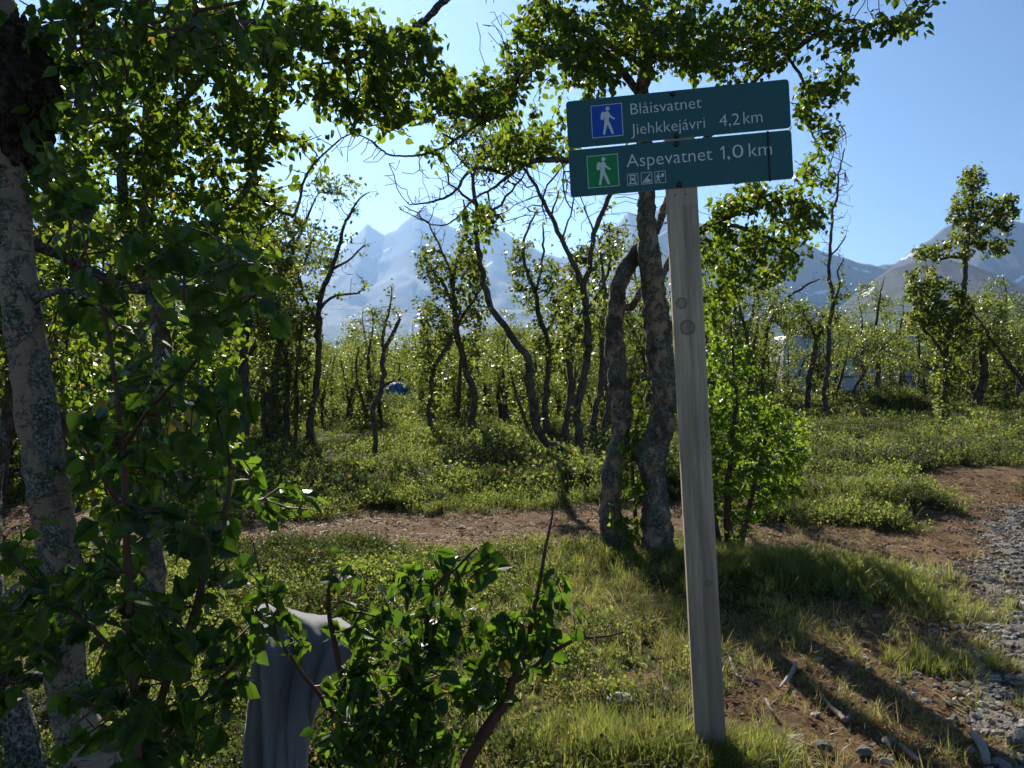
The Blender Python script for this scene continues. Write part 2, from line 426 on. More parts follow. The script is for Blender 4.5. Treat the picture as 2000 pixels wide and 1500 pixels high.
def mountain(name, prof, Y, foot, back, mat, crag, rough, snow=(), seed=0, nx=560, nt=100, spur=0.5):
    px = np.array([p[0] for p in prof], float); py = np.array([p[1] for p in prof], float)
    pxs = np.linspace(px[0], px[-1], nx)
    t = np.concatenate([np.linspace(0, 1, nt - 14), np.linspace(1, 1.999, 15)[1:]])
    rid = np.interp(pxs, px, py)
    jag = np.array([mnoise.fractal(Vector((q * 0.035 + seed, seed * 2.0, 0)), 0.9, 2.1, 6) for q in pxs])
    rid = rid - crag * jag
    V = np.zeros((len(t), nx, 3)); SN = np.zeros((len(t), nx))
    for i, tt in enumerate(t):
        yy = foot + (Y - foot) * tt if tt <= 1 else Y + (back - Y) * (tt - 1)
        for j in range(nx):
            xw = Y * (pxs[j] - 1000) / F
            zr = CAM[2] + Y * (720 - rid[j]) / F
            nz = mnoise.ridged_multi_fractal(Vector((xw / rough + seed, yy / rough * 0.6, seed)), 1.0, 2.1, 5, 1.0, 2.0) * 0.5
            if tt <= 1:
                z = zr * (0.35 * tt + 0.65 * tt ** 1.9) * (1 - spur * (1 - tt) * (1.1 - nz) * 1.6)
                xo = xw * (0.8 + 0.2 * tt)
            else:
                z = zr * (1 - (tt - 1)) ** 1.3; xo = xw
            V[i, j] = (xo, yy, z - 6)
    if snow:
        qx, qy, qd = project(V.reshape(-1, 3))
        sn = np.zeros(len(qx))
        for (sx, sy, rx, ry, tilt) in snow:
            dx = qx - sx; dy = qy - sy - tilt * dx
            sn = np.maximum(sn, np.exp(-(dx / rx) ** 2 - (dy / ry) ** 2) * 1.15)
        SN = sn.reshape(SN.shape)
    ii = np.arange(V.shape[0] * nx).reshape(V.shape[0], nx)
    f = np.stack([ii[:-1, :-1], ii[:-1, 1:], ii[1:, 1:], ii[1:, :-1]], -1).reshape(-1, 4)
    me = mesh_np(name, V, [f], [mat])
    a = me.attributes.new('snow', 'FLOAT', 'POINT'); a.data.foreach_set('value', SN.astype(np.float32).ravel())
    return tag(obj(name, me), kind='structure')

rockA = mountain_mat('rock_far', (0.15, 0.145, 0.15), (0.07, 0.09, 0.04), 300)
rockB = mountain_mat('rock_right', (0.15, 0.145, 0.15), (0.07, 0.09, 0.04), 260)
rockC = mountain_mat('rock_hill', (0.12, 0.115, 0.11), (0.055, 0.075, 0.028), 260)
mountain('jagged_mountain_ridge',
         [(-1300, 724), (-900, 470), (-500, 430), (-200, 470), (100, 430), (300, 480), (430, 440), (520, 480), (600, 460), (625, 468), (666, 492), (690, 462), (718, 437), (735, 446), (750, 458), (775, 448), (795, 428), (828, 402), (846, 418), (870, 432), (890, 448), (930, 446), (962, 440), (1000, 462), (1035, 478), (1065, 498), (1100, 503), (1130, 490), (1160, 468), (1190, 452),
          (1215, 428), (1226, 412), (1250, 424), (1280, 410), (1300, 400), (1330, 418), (1400, 450), (1500, 470), (1600, 560), (1800, 640), (1950, 724)],
         7200, 3600, 8600, rockA, 5.0, 900, snow=[(755, 488, 14, 3, -0.55), (735, 498, 10, 2.2, -0.6), (1085, 548, 30, 3, -0.5), (1105, 545, 16, 4, -0.6), (950, 520, 20, 2, -0.8)], seed=3)
mountain('rounded_mountain_ridge',
         [(1050, 724), (1150, 620), (1250, 480), (1330, 430), (1400, 440), (1500, 462), (1560, 468), (1600, 488), (1640, 500), (1680, 512), (1705, 517), (1730, 522), (1770, 540), (1850, 600), (1950, 660), (2100, 724)],
         5600, 3400, 6600, rockB, 1.6, 700, snow=[(1545, 568, 24, 2.6, 0.06), (1585, 574, 22, 2.6, 0.0), (1605, 570, 18, 3, -0.1), (1480, 571, 20, 2, 0), (1692, 530, 12, 2.6, 0.3), (1670, 524, 8, 2, 0.4)], seed=7)
mountain('snow_flecked_mountain',
         [(1400, 724), (1560, 600), (1640, 560), (1700, 520), (1745, 514), (1762, 500), (1785, 484), (1810, 470), (1840, 445), (1870, 430), (1900, 424), (1930, 420), (1965, 425), (2000, 436), (2080, 400), (2200, 420), (2400, 380), (2700, 460), (3200, 724)],
         6400, 3600, 7400, rockA, 4.0, 800, snow=[(1780, 497, 18, 4, -0.55), (1765, 505, 10, 3, -0.5), (1992, 545, 14, 5, -0.5), (1700, 519, 8, 2, 0)], seed=11)
mountain('heath_covered_hill',
         [(1380, 724), (1480, 690), (1560, 648), (1620, 612), (1660, 580), (1700, 548), (1740, 520), (1780, 507), (1810, 503), (1850, 504), (1890, 512), (1930, 527), (1980, 550), (2030, 572), (2100, 585), (2250, 600), (2500, 640), (2900, 724)],
         3000, 1300, 3700, rockC, 1.4, 260, snow=[(1690, 574, 12, 4, -0.4), (1702, 566, 8, 4, -0.6), (1697, 553, 9, 2, -0.5)], seed=5, spur=0.28)

# ------------------------------------------------------------------ haze
hb = MB().box(-9000, 9000, -60, 15000, -8, 1750)
t = NT('haze_air')
pv = t.n('ShaderNodeVolumePrincipled')
pv.inputs['Color'].default_value = (0.34, 0.58, 1.0, 1)
pv.inputs['Density'].default_value = 0.000045
pv.inputs['Anisotropy'].default_value = 0.58
pv.inputs['Density Attribute'].default_value = ''
t.l(pv.outputs[0], t.out.inputs['Volume'])
t.m.cycles.homogeneous_volume = True
HAZE_MAT = t.m
haze = tag(hb.build('haze', HAZE_MAT), kind='stuff')

# ------------------------------------------------------------------ signpost
def wood_mat():
    t = NT('weathered_post')
    co = t.objco()
    grain = t.noise(t.mapping(co, (45, 45, 1.6)), 3.0, 6, 0.6)
    fine = t.noise(t.mapping(co, (160, 160, 4)), 3.0, 4, 0.7)
    c = t.ramp(t.math('ADD', t.math('MULTIPLY', grain, 0.65), t.math('MULTIPLY', fine, 0.35)),
               [(0.30, (0.34, 0.26, 0.185)), (0.5, (0.58, 0.465, 0.345)), (0.68, (0.72, 0.60, 0.47))])
    stain = t.noise(t.mapping(co, (14, 14, 1.2)), 1.5, 4, 0.6)
    c = t.mix(t.ramp(stain, [(0.42, (0, 0, 0)), (0.62, (0.55, 0.55, 0.55))]), c, (0.23, 0.185, 0.14))
    sx = t.t.nodes.new('ShaderNodeSeparateXYZ'); t.l(co, sx.inputs[0])
    # grey streak that runs down the right of the middle and browner, darker wood lower down
    ax = t.math('ABSOLUTE', t.math('SUBTRACT', sx.outputs[0], t.math('MULTIPLY', grain, 0.012)))
    c = t.mix(t.math('MULTIPLY', t.math('SUBTRACT', 1.0, t.math('MULTIPLY', ax, 70), True), 0.55), c, (0.19, 0.165, 0.135))
    low = t.math('SUBTRACT', 1.0, t.math('MULTIPLY', sx.outputs[2], 0.75), True)
    c = t.mix(t.math('MULTIPLY', low, 0.65), c, (0.20, 0.165, 0.13))
    # unweathered wood near the top where a board used to be
    top = t.math('MULTIPLY', t.math('GREATER_THAN', sx.outputs[2], 1.925), 0.6)
    c = t.mix(top, c, (0.46, 0.39, 0.32))
    for kx, kz, r in ((-0.006, 1.505, 0.030), (-0.022, 1.590, 0.022), (0.02, 0.62, 0.014)):
        v = t.n('ShaderNodeCombineXYZ'); v.inputs[0].default_value = kx; v.inputs[2].default_value = kz
        m = t.t.nodes.new('ShaderNodeCombineXYZ'); t.l(sx.outputs[0], m.inputs[0]); t.l(sx.outputs[2], m.inputs[2])
        d = t.t.nodes.new('ShaderNodeVectorMath'); d.operation = 'DISTANCE'; t.l(m.outputs[0], d.inputs[0]); t.l(v.outputs[0], d.inputs[1])
        dd = t.math('DIVIDE', d.outputs['Value'], r)
        ring = t.ramp(t.math('ADD', dd, t.math('MULTIPLY', t.math('SUBTRACT', fine, 0.5), 0.35)),
                      [(0.0, (0.45, 0.45, 0.45)), (0.55, (0.35, 0.35, 0.35)), (0.74, (0.85, 0.85, 0.85)), (1.0, (0, 0, 0))])
        c = t.mix(ring, c, (0.16, 0.115, 0.09))
    return t.done(t.pbsdf(c, 0.85, 0.15, t.bump(t.math('ADD', grain, fine), 0.35, 0.003)))

M['post'] = wood_mat()
def sign_paint(name, col):
    t = NT(name); co = t.objco()
    n1 = t.noise(t.mapping(co, (1, 1, 1)), 9, 5, 0.65); n2 = t.noise(t.mapping(co, (30, 30, 4)), 5, 5, 0.7); n3 = t.noise(co, 190, 3, 0.6)
    c = t.mix(n1, tuple(x * 0.78 for x in col), tuple(x * 1.25 for x in col))
    c = t.mix(t.ramp(n2, [(0.60, (0, 0, 0)), (0.80, (0.22, 0.22, 0.22))]), c, (0.12, 0.15, 0.14))
    c = t.mix(t.ramp(n3, [(0.70, (0, 0, 0)), (0.78, (0.45, 0.45, 0.45))]), c, (0.10, 0.09, 0.07))
    rg = t.ramp(n1, [(0.3, (0.32, 0.32, 0.32)), (0.7, (0.55, 0.55, 0.55))])
    return t.done(t.pbsdf(c, rg, 0.4, t.bump(n2, 0.05, 0.002)))
M['sign_green'] = sign_paint('sign_green', (0.011, 0.105, 0.112))
M['sign_blue'] = plain('sign_blue', (0.004, 0.085, 0.50), 0.5, 0.3, 0.08, 25)
M['sign_lime'] = plain('sign_lime', (0.004, 0.26, 0.075), 0.5, 0.3, 0.08, 25)
M['sign_white'] = plain('sign_white', (0.74, 0.78, 0.78), 0.5, 0.3, 0.05, 60)
M['sign_edge'] = plain('sign_edge', (0.45, 0.43, 0.36), 0.5, 0.4, 0.1, 60)
M['bolt'] = plain('bolt', (0.012, 0.012, 0.014), 0.4, 0.5, 0.2, 80)
M['strap'] = plain('strap', (0.006, 0.006, 0.007), 0.5, 0.4, 0.2, 80)

base = G(1388, 1474)
LEAN = R(-3.15); YAW = R(-8.5)
sp = empty('trail_signpost', (base[0], base[1], base[2] - 0.0), 'grey wooden signpost with two dark green trail boards in front of twin-stemmed birch', 'signpost')
sp.rotation_euler = (0, LEAN, YAW)
MM = base[1] * 1.0 / F           # metres per pixel at the post

def bevel(o, w, seg=2):
    m = o.modifiers.new('bevel', 'BEVEL'); m.width = w; m.segments = seg; m.limit_method = 'ANGLE'; m.angle_limit = R(40)
    return o

pw = 0.0525
po = MB().box(-pw, pw, -pw, pw, -0.35, 2.26).build('post', M['post'], sp)
bevel(po, 0.010, 3)
for hx in (-0.018, 0.018):
    MB().cyl_y(hx - 0.006, 1.962, 0.0028, -pw - 0.0012, -pw + 0.01, 10).build('screw_hole', M['bolt'], sp)

def rrect(w, h, r, n=5, x0=0, z0=0):
    pts = []
    for cx, cz, a0 in ((w - r, r, -90), (w - r, h - r, 0), (r, h - r, 90), (r, r, 180)):
        for i in range(n + 1):
            a = R(a0 + 90 * i / n); pts.append((x0 + cx + r * math.cos(a), z0 + cz + r * math.sin(a)))
    return pts

YF = -pw - 0.005                 # front face of the boards
def text_part(body, parent, ob_panel, x0, x1, zb, cap, name, ref='B'):
    def raw(s):
        cu = bpy.data.curves.new('text', 'FONT'); cu.body = s; cu.size = 1.0; cu.fill_mode = 'FRONT'; cu.resolution_u = 3; cu.offset = -0.008
        o = bpy.data.objects.new('text', cu); scene.collection.objects.link(o)
        bpy.context.view_layer.update()
        dg = bpy.context.evaluated_depsgraph_get()
        me = bpy.data.meshes.new_from_object(o.evaluated_get(dg))
        bpy.data.objects.remove(o); bpy.data.curves.remove(cu)
        return me
    ref_me = raw(ref)
    ch = max(v.co.y for v in ref_me.vertices)
    me = raw(body); me.name = name
    xs = [v.co.x for v in me.vertices]
    sx = (x1 - x0) / (max(xs) - min(xs)); sz = cap / ch; mn = min(xs)
    for v in me.vertices:
        v.co = (x0 + (v.co.x - mn) * sx, 0, zb + v.co.y * sz)
    me.materials.clear(); me.materials.append(M['sign_white'])
    o = obj(name, me, ob_panel, (0, YF - 0.0012, 0))
    return o

HIKER_BODY = [(.45, .765), (.52, .79), (.585, .745), (.615, .665), (.70, .585), (.755, .560), (.750, .515), (.69, .525), (.60, .60), (.575, .605), (.555, .50),
              (.615, .36), (.665, .22), (.70, .085), (.635, .07), (.585, .20), (.505, .385), (.455, .22), (.415, .07), (.345, .085), (.385, .27), (.415, .45), (.425, .58), (.43, .70)]
PACK = [(.30, .56), (.36, .525), (.405, .56), (.435, .70), (.44, .755), (.40, .79), (.345, .775), (.31, .70)]

def panel(z_bot, x_left, w, h, square, sq_mat, texts, bolts, name_label):
    mb = MB(); mb.prism_xz(rrect(w, h, 0.012), YF, YF + 0.003)
    pn = mb.build('sign_board', [M['sign_green']], sp, (x_left, 0, z_bot))
    pn['label'] = name_label
    bk = MB(); bk.prism_xz(rrect(w + 0.002, h + 0.002, 0.0125, x0=-0.001, z0=-0.001), YF + 0.0032, YF + 0.005); bk.build('back_plate', M['sign_edge'], pn)
    a0, b0, a1, b1 = square
    x0, x1, z1, z0 = a0 * w, a1 * w, (1 - b0) * h, (1 - b1) * h
    e = 0.0022
    MB().box(x0, x1, YF - 0.0004, YF + 0.001, z0, z1).build('pictogram_border', M['sign_white'], pn)
    MB().box(x0 + e, x1 - e, YF - 0.0009, YF + 0.001, z0 + e, z1 - e).build('pictogram_field', sq_mat, pn)
    def T(pts): return [(x0 + u * (x1 - x0), z0 + v * (z1 - z0)) for u, v in pts]
    MB().prism_xz(T(HIKER_BODY), YF - 0.0014, YF).build('hiker_figure', M['sign_white'], pn)
    MB().prism_xz(T(PACK), YF - 0.0014, YF).build('hiker_backpack', M['sign_white'], pn)
    MB().cyl_y(x0 + 0.535 * (x1 - x0), z0 + 0.865 * (z1 - z0), 0.068 * (x1 - x0), YF - 0.0014, YF, 20).build('hiker_head', M['sign_white'], pn)
    for body, ua, ub, bb, cap in texts:
        text_part(body, sp, pn, ua * w, ub * w, (1 - bb) * h, cap * h, 'lettering')
    for ba, bb in bolts:
        m = MB(); cx, cz = ba * w, (1 - bb) * h
        n = 14
        ring = lambda r, y: [(cx + r * math.cos(2 * math.pi * i / n), y, cz + r * math.sin(2 * math.pi * i / n)) for i in range(n)]
        vs = ring(0.0098, YF) + ring(0.0095, YF - 0.003) + ring(0.006, YF - 0.006) + [(cx, YF - 0.0072, cz)]
        fs = [(i, (i + 1) % n, n + (i + 1) % n, n + i) for i in range(n)] + [(n + i, n + (i + 1) % n, 2 * n + (i + 1) % n, 2 * n + i) for i in range(n)] + [(2 * n + i, 2 * n + (i + 1) % n, 3 * n) for i in range(n)]
        m.add(vs, fs).build('bolt', M['bolt'], pn, smooth=True)
    return pn

PWD, PH = 0.752, 0.163
zlow = 1.985
lowp = panel(zlow, -0.495 * PWD - 0.010, PWD, PH, (.0823, .159, .2266, .849), M['sign_lime'],
             [('Aspevatnet', .2645, .650, .475, .268), (',0', .716, .788, .478, .27), ('km', .812, .912, .481, .278)],
             [(.4935, .079), (.497, .933)], 'lower green board reading Aspevatnet with a green hiker pictogram')
upp = panel(zlow + PH + 0.008, -0.492 * PWD - 0.012, PWD, PH, (.1128, .148, .2566, .839), M['sign_blue'],
            [('Blåisvatnet', .2946, .614, .418, .232), ('Jiehkkejávri', .292, .625, .848, .232), ('4,2', .689, .778, .842, .235), ('km', .795, .8776, .838, .25)],
            [(.489, .063), (.4958, .949)], 'upper green board reading Blåisvatnet Jiehkkejávri with a blue hiker pictogram')
h1, w1 = PH, PWD
MB().prism_xz([(.683 * w1 + .004 * w1 + a * .018 * w1, (1 - .478) * h1 + b * .27 * h1) for a, b in ((.62, 0), (1, 0), (1, 1), (.70, 1), (0, .80), (.10, .68), (.62, .84))], YF - .0014, YF).build('lettering', M['sign_white'], lowp)
# three small service pictograms on the lower board
def icon(a0, a1, b0, b1, kind):
    w, h = PWD, PH
    x0, x1, z1, z0 = a0 * w, a1 * w, (1 - b0) * h, (1 - b1) * h
    T = lambda pts: [(x0 + u * (x1 - x0), z0 + v * (z1 - z0)) for u, v in pts]
    m = MB(); k = .045
    for r in ((0, 0, 1, k), (0, 1 - k, 1, 1), (0, k, k, 1 - k), (1 - k, k, 1, 1 - k)):
        m.prism_xz(T([(r[0], r[1]), (r[2], r[1]), (r[2], r[3]), (r[0], r[3])]), YF - 0.0008, YF + 0.001)
    if kind == 0:      # outhouse with a heart
        for q in ([(.12, .12), (.88, .12), (.88, .2), (.12, .2)], [(.25, .2), (.34, .2), (.34, .78), (.25, .78)], [(.66, .2), (.75, .2), (.75, .78), (.66, .78)],
                  [(.18, .80), (.82, .80), (.82, .88), (.18, .88)], [(.5, .34), (.64, .54), (.60, .64), (.5, .58), (.40, .64), (.36, .54)]):
            m.prism_xz(T(q), YF - 0.0012, YF)
    elif kind == 1:    # fireplace with a pan
        for q in ([(.12, .13), (.9, .13), (.9, .2), (.12, .2)], [(.16, .26), (.24, .22), (.86, .80), (.80, .86)], [(.35, .22), (.9, .22), (.8, .36), (.62, .46), (.64, .58), (.5, .42), (.42, .34)]):
            m.prism_xz(T(q), YF - 0.0012, YF)
    else:              # walker in front of an information board
        for q in ([(.30, .70), (.42, .72), (.46, .55), (.40, .42), (.50, .12), (.42, .10), (.32, .36), (.22, .10), (.14, .13), (.26, .46)], [(.14, .50), (.24, .48), (.27, .70), (.16, .68)],
                  [(.60, .48), (.84, .52), (.86, .80), (.62, .78)], [(.31, .76), (.41, .76), (.42, .88), (.32, .88)], [(.42, .60), (.58, .54), (.57, .48), (.44, .52)]):
            m.prism_xz(T(q), YF - 0.0012, YF)
    return m.build('service_icon', M['sign_white'], lowp)
icon(.2635, .3134, .6125, .862, 0); icon(.3266, .3764, .612, .862, 1); icon(.388, .438, .612, .862, 2)
st = MB(); xs_ = .898 * PWD
st.box(xs_ - .0026, xs_ + .0026, YF - .004, YF - .0015, -.003, PH + .003).box(xs_ - .0026, xs_ + .0026, YF + .0055, YF + .008, -.003, PH + .003)
st.box(xs_ - .0026, xs_ + .0026, YF - .0015, YF + .0055, PH + .0012, PH + .003).box(xs_ - .0026, xs_ + .0026, YF - .0015, YF + .0055, -.003, -.0012)
st.build('cable_tie', M['strap'], lowp)

# ------------------------------------------------------------------ tree builder
def unit(v):
    v = np.asarray(v, float)
    return v / np.maximum(np.linalg.norm(v, axis=-1, keepdims=True), 1e-9)

def smooth_path(pts, step, jit, rng):
    """Catmull-Rom through rows of (x, y, z, r), resampled"""
    p = np.asarray(pts, float)
    q = np.vstack([2 * p[0] - p[1], p, 2 * p[-1] - p[-2]])
    out = []
    for i in range(1, len(q) - 2):
        L = np.linalg.norm(q[i + 1, :3] - q[i, :3]); n = max(1, int(round(L / step)))
        t = (np.arange(n) / n)[:, None]
        a, b, c, d = q[i - 1], q[i], q[i + 1], q[i + 2]
        out.append(0.5 * (2 * b + (c - a) * t + (2 * a - 5 * b + 4 * c - d) * t ** 2 + (3 * b - a - 3 * c + d) * t ** 3))
    out.append(p[-1:]); o = np.vstack(out)
    o[:, 3] = np.maximum(o[:, 3], 0.0015)
    if jit:
        o[1:-1, :3] += rng.normal(0, jit, (len(o) - 2, 3)) * np.minimum(1, o[1:-1, 3:4] * 0 + 1)
    return o

def tube(chains, sides, gnarl=0.0, seed=0, flare=False):
    """chains: list of (pts Nx3, rad N). returns verts, quad faces"""
    rs = np.random.RandomState(seed)
    V = []; Fq = []; k = 0
    ang = np.arange(sides) * 2 * math.pi / sides
    ca, sa = np.cos(ang), np.sin(ang)
    ph = rs.rand(6) * 6.28
    for pts, rad in chains:
        n = len(pts)
        T = np.gradient(pts, axis=0) if n > 2 else np.repeat(pts[1:] - pts[:1], 2, 0)
        T = unit(T)
        m = np.abs(T.mean(0)); ref = np.zeros(3); ref[np.argmin(m)] = 1
        N = unit(np.cross(T, ref)); B = np.cross(T, N)
        rr = np.repeat(rad[:, None], sides, 1)
        ring = N[:, None, :] * ca[None, :, None] + B[:, None, :] * sa[None, :, None]
        if gnarl:
            c = pts[:, None, :] + ring * rr[..., None]
            w = 0.05 + 0.0 * rr
            g = (1.3 * np.sin(c[..., 2] * 8.5 + ph[3] + 2 * np.sin(c[..., 0] * 9)) * np.sin(c[..., 0] * 12 + c[..., 1] * 10 + ph[4]) + np.sin(c[..., 2] * 23 + ph[0] + 3 * np.sin(c[..., 0] * 31)) * np.sin(c[..., 0] * 29 + c[..., 1] * 17 + ph[1])
                 + 0.7 * np.sin(c[..., 2] * 51 + c[..., 0] * 60 + ph[2]) * np.sin(c[..., 1] * 57 - c[..., 2] * 13 + ph[3])
                 + 0.45 * np.sin(c[..., 2] * 110 + c[..., 0] * 130 + ph[4]) * np.sin(c[..., 1] * 140 + c[..., 2] * 70 + ph[5]))
            rr = rr * (1 + gnarl * g)
        if gnarl and sides >= 16:
            c = pts[:, None, :] + ring * rr[..., None]
            fr = np.array([mnoise.fractal(Vector(q) * 15.0, 0.8, 2.1, 5) for q in c.reshape(-1, 3)]).reshape(rr.shape)
            rr = rr * (1 + gnarl * 1.9 * fr)
        if flare:
            hgt = pts[:, 2] - pts[0, 2]
            rr = rr * (1 + 0.55 * np.exp(-np.maximum(hgt, 0) / 0.10))[:, None] * (1 + 0.18 * np.exp(-np.maximum(hgt, 0) / 0.12)[:, None] * np.sin(3 * ang + ph[0])[None, :])
        v = pts[:, None, :] + ring * rr[..., None]
        V.append(v.reshape(-1, 3))
        i = np.arange(n - 1)[:, None] * sides + np.arange(sides)[None, :]
        j = np.arange(n - 1)[:, None] * sides + (np.arange(sides)[None, :] + 1) % sides
        Fq.append((np.stack([i, j, j + sides, i + sides], -1).reshape(-1, 4)) + k)
        k += n * sides
        # close the tip
        V.append(pts[-1:]); 
        last = k - sides
        tip = k
        a = last + np.arange(sides); b = last + (np.arange(sides) + 1) % sides
        Fq.append(np.stack([a, b, np.full(sides, tip), np.full(sides, tip)], -1)[:, [0, 1, 2, 2]] if False else np.stack([a, b, np.full(sides, tip)], -1))
        k += 1
    quads = [f for f in Fq if f.shape[1] == 4]; tris = [f for f in Fq if f.shape[1] == 3]
    return np.vstack(V), [np.vstack(quads), np.vstack(tris)]

class Skel:
    def __init__(s, rng):
        s.p = np.zeros((0, 3)); s.par = []; s.fix = []; s.flag = []; s.rng = rng; s.parts = []
    def path(s, rows, step, jit, name, parent=None):
        o = smooth_path(rows, step, jit, s.rng)
        k = len(s.par)
        if parent is None and k and name != 'trunk':
            parent = int(np.argmin(np.linalg.norm(s.p - o[0, :3], axis=1)))
        for i in range(len(o)):
            s.par.append((parent if parent is not None else -1) if i == 0 else k + i - 1); s.fix.append(o[i, 3]); s.flag.append(-1.0)
        s.p = np.vstack([s.p, o[:, :3]])
        s.parts.append((name, k, k + len(o)))
    def grow(s, att, D, dk, iters=80, leaf=1.0, jit=0.35, up=0.05, min_r=None, only=None):
        rng = s.rng
        att = np.asarray(att, float)
        if not len(att): return
        cand = np.arange(len(s.p))
        if only is not None: cand = cand[only]
        near = np.zeros(len(att), int); dist = np.full(len(att), 1e9)
        for c0 in range(0, len(cand), 400):
            cc = cand[c0:c0 + 400]
            d = np.linalg.norm(att[:, None, :] - s.p[cc][None], axis=2)
            a = d.argmin(1); dm_ = d[np.arange(len(att)), a]
            b = dm_ < dist; near[b] = cc[a[b]]; dist[b] = dm_[b]
        alive = dist > dk
        P_ = [s.p]; base_n = len(s.p); allp = s.p
        stall = {}
        for it in range(iters):
            if not alive.any(): break
            u = near[alive]; A = att[alive]
            vec = unit(A - allp[u])
            nodes, inv = np.unique(u, return_inverse=True)
            acc = np.zeros((len(nodes), 3)); np.add.at(acc, inv, vec)
            acc = unit(unit(acc) + rng.normal(0, jit, acc.shape) + np.array([0, 0, up]))
            new = allp[nodes] + acc * D
            k0 = len(allp)
            allp = np.vstack([allp, new])
            s.par += nodes.tolist(); s.fix += [0.0] * len(nodes); s.flag += [leaf] * len(nodes)
            d = np.linalg.norm(att[:, None, :] - new[None], axis=2)
            a = d.argmin(1); dm_ = d[np.arange(len(att)), a]
            b = dm_ < dist
            near[b] = k0 + a[b]; dist[b] = dm_[b]
            alive &= dist > dk
            # a node that has sprouted several times without getting nearer is dropped
            for nd in nodes:
                stall[nd] = stall.get(nd, 0) + 1
            bad = np.array([stall.get(x, 0) > 4 for x in near])
            alive &= ~bad
        s.p = allp
    def radii(s, tip=0.0022, n=2.1):
        N = len(s.p); acc = np.zeros(N); r = np.zeros(N); ht = np.zeros(N, int)
        for i in range(N - 1, -1, -1):
            r[i] = s.fix[i] if s.fix[i] > 0 else max(tip, acc[i] ** (1 / n))
            pz = s.par[i]
            if pz >= 0:
                acc[pz] += min(r[i], 0.05) ** n * 0.97; ht[pz] = max(ht[pz], ht[i] + 1)
        s.r = r; s.ht = ht
        return r
    def twig_chains(s):
        N = len(s.p); main = {}
        first = max([b for _, a, b in s.parts]) if s.parts else 0
        isp = np.zeros(N, bool)
        for _, a, b in s.parts: isp[a:b] = True
        best = np.full(N, -1); bv = np.zeros(N)
        for i in range(N):
            if isp[i]: continue
            pz = s.par[i]
            if pz >= 0 and not isp[pz] and s.ht[i] + s.r[i] > bv[pz]:
                bv[pz] = s.ht[i] + s.r[i]; best[pz] = i
        chains = []
        for i in range(N):
            if isp[i]: continue
            pz = s.par[i]
            if pz >= 0 and not isp[pz] and best[pz] == i: continue
            ids = [i]
            while best[ids[-1]] >= 0: ids.append(best[ids[-1]])
            pts = s.p[ids]; rad = s.r[ids]
            if pz >= 0:
                pts = np.vstack([s.p[pz], pts]); rad = np.concatenate([[min(s.r[pz], rad[0] * 1.25)], rad])
            if len(pts) >= 2: chains.append((pts, rad))
        return chains

def leaf_template(kind):
    if kind == 'far':       # two triangles
        v = np.array([(0, 0, 0), (0.42, 0.42, 0.03), (0, 1, -0.04), (-0.42, 0.42, 0.03)])
        return v, [np.array([(0, 1, 2, 3)])]
    if kind == 'mid':       # folded along the rib
        v = np.array([(0, 0, 0), (-0.34, 0.26, 0.07), (-0.30, 0.58, 0.06), (0, 1.0, -0.06), (0.30, 0.58, 0.06), (0.34, 0.26, 0.07), (0, 0.45, -0.01)])
        return v, [np.array([(0, 6, 2, 1), (0, 5, 4, 6)]), np.array([(6, 3, 2), (6, 4, 3)])]
    # near: toothed outline
    rs = np.random.RandomState(kind if isinstance(kind, int) else 0)
    curl = rs.uniform(-0.25, 0.15); fold = rs.uniform(0.05, 0.22); wv = rs.uniform(0.0, 0.04)
    ts = np.linspace(0, 1, 12)
    prof = np.interp(ts, [0, 0.08, 0.2, 0.32, 0.5, 0.7, 0.88, 1.0], [0.03, 0.2, 0.385, 0.43, 0.36, 0.22, 0.09, 0.0])
    V = [(0, -0.28, 0.03)]
    rib = []; L = []; Rr = []
    zc = lambda y: curl * y * y
    for i, (tt, w) in enumerate(zip(ts, prof)):
        rib.append(len(V)); V.append((0, tt, zc(tt)))
        if 0 < i < len(ts) - 1:
            tooth = 0.035 if i % 2 else -0.012
            for sgn, lst in ((-1, L), (1, Rr)):
                lst.append(len(V)); ww = w + tooth * (1 if i > 1 else 0)
                V.append((sgn * ww, tt + 0.02 * (i % 2), zc(tt) + fold * ww + wv * math.sin(9 * tt + sgn)))
    Q = []; T = []
    for lst, flip in ((L, False), (Rr, True)):
        m = len(lst)
        T.append((rib[0], rib[1], lst[0])); T.append((rib[m], rib[m + 1], lst[m - 1]))
        for i in range(m - 1): Q.append((rib[i + 1], rib[i + 2], lst[i + 1], lst[i]))
    # stalk
    V += [(-0.012, 0, 0), (0.012, 0, 0), (0.008, -0.28, 0.03)]
    n = len(V)
    Q.append((n - 3, n - 2, n - 1, 0))
    return np.array(V), [np.array(Q), np.array(T)]

def leaf_frames(pos, tw, rng, droop=0.45, flat=0.5):
    n = len(pos)
    d = unit(tw * 0.5 + unit(rng.normal(0, 1, (n, 3))) * 0.75 + np.array([0, 0, -droop]))
    nr = unit(rng.normal(0, 0.75, (n, 3)) + np.array([0, 0, flat]))
    x = unit(np.cross(d, nr)); z = np.cross(x, d)
    return np.stack([x, d, z], -1)      # columns are the axes

def leaf_join(pos, Rm, size, tmpl):
    v, fs = tmpl
    n, m = len(pos), len(v)
    W = pos[:, None, :] + np.einsum('nij,mj->nmi', Rm, v) * size[:, None, None]
    off = (np.arange(n) * m)[:, None, None]
    return W.reshape(-1, 3), [(f[None] + off).reshape(-1, f.shape[1]) for f in fs]

TM = {'far': leaf_template('far'), 'mid': leaf_template('mid')}
NEAR_T = [leaf_template(k) for k in range(6)]

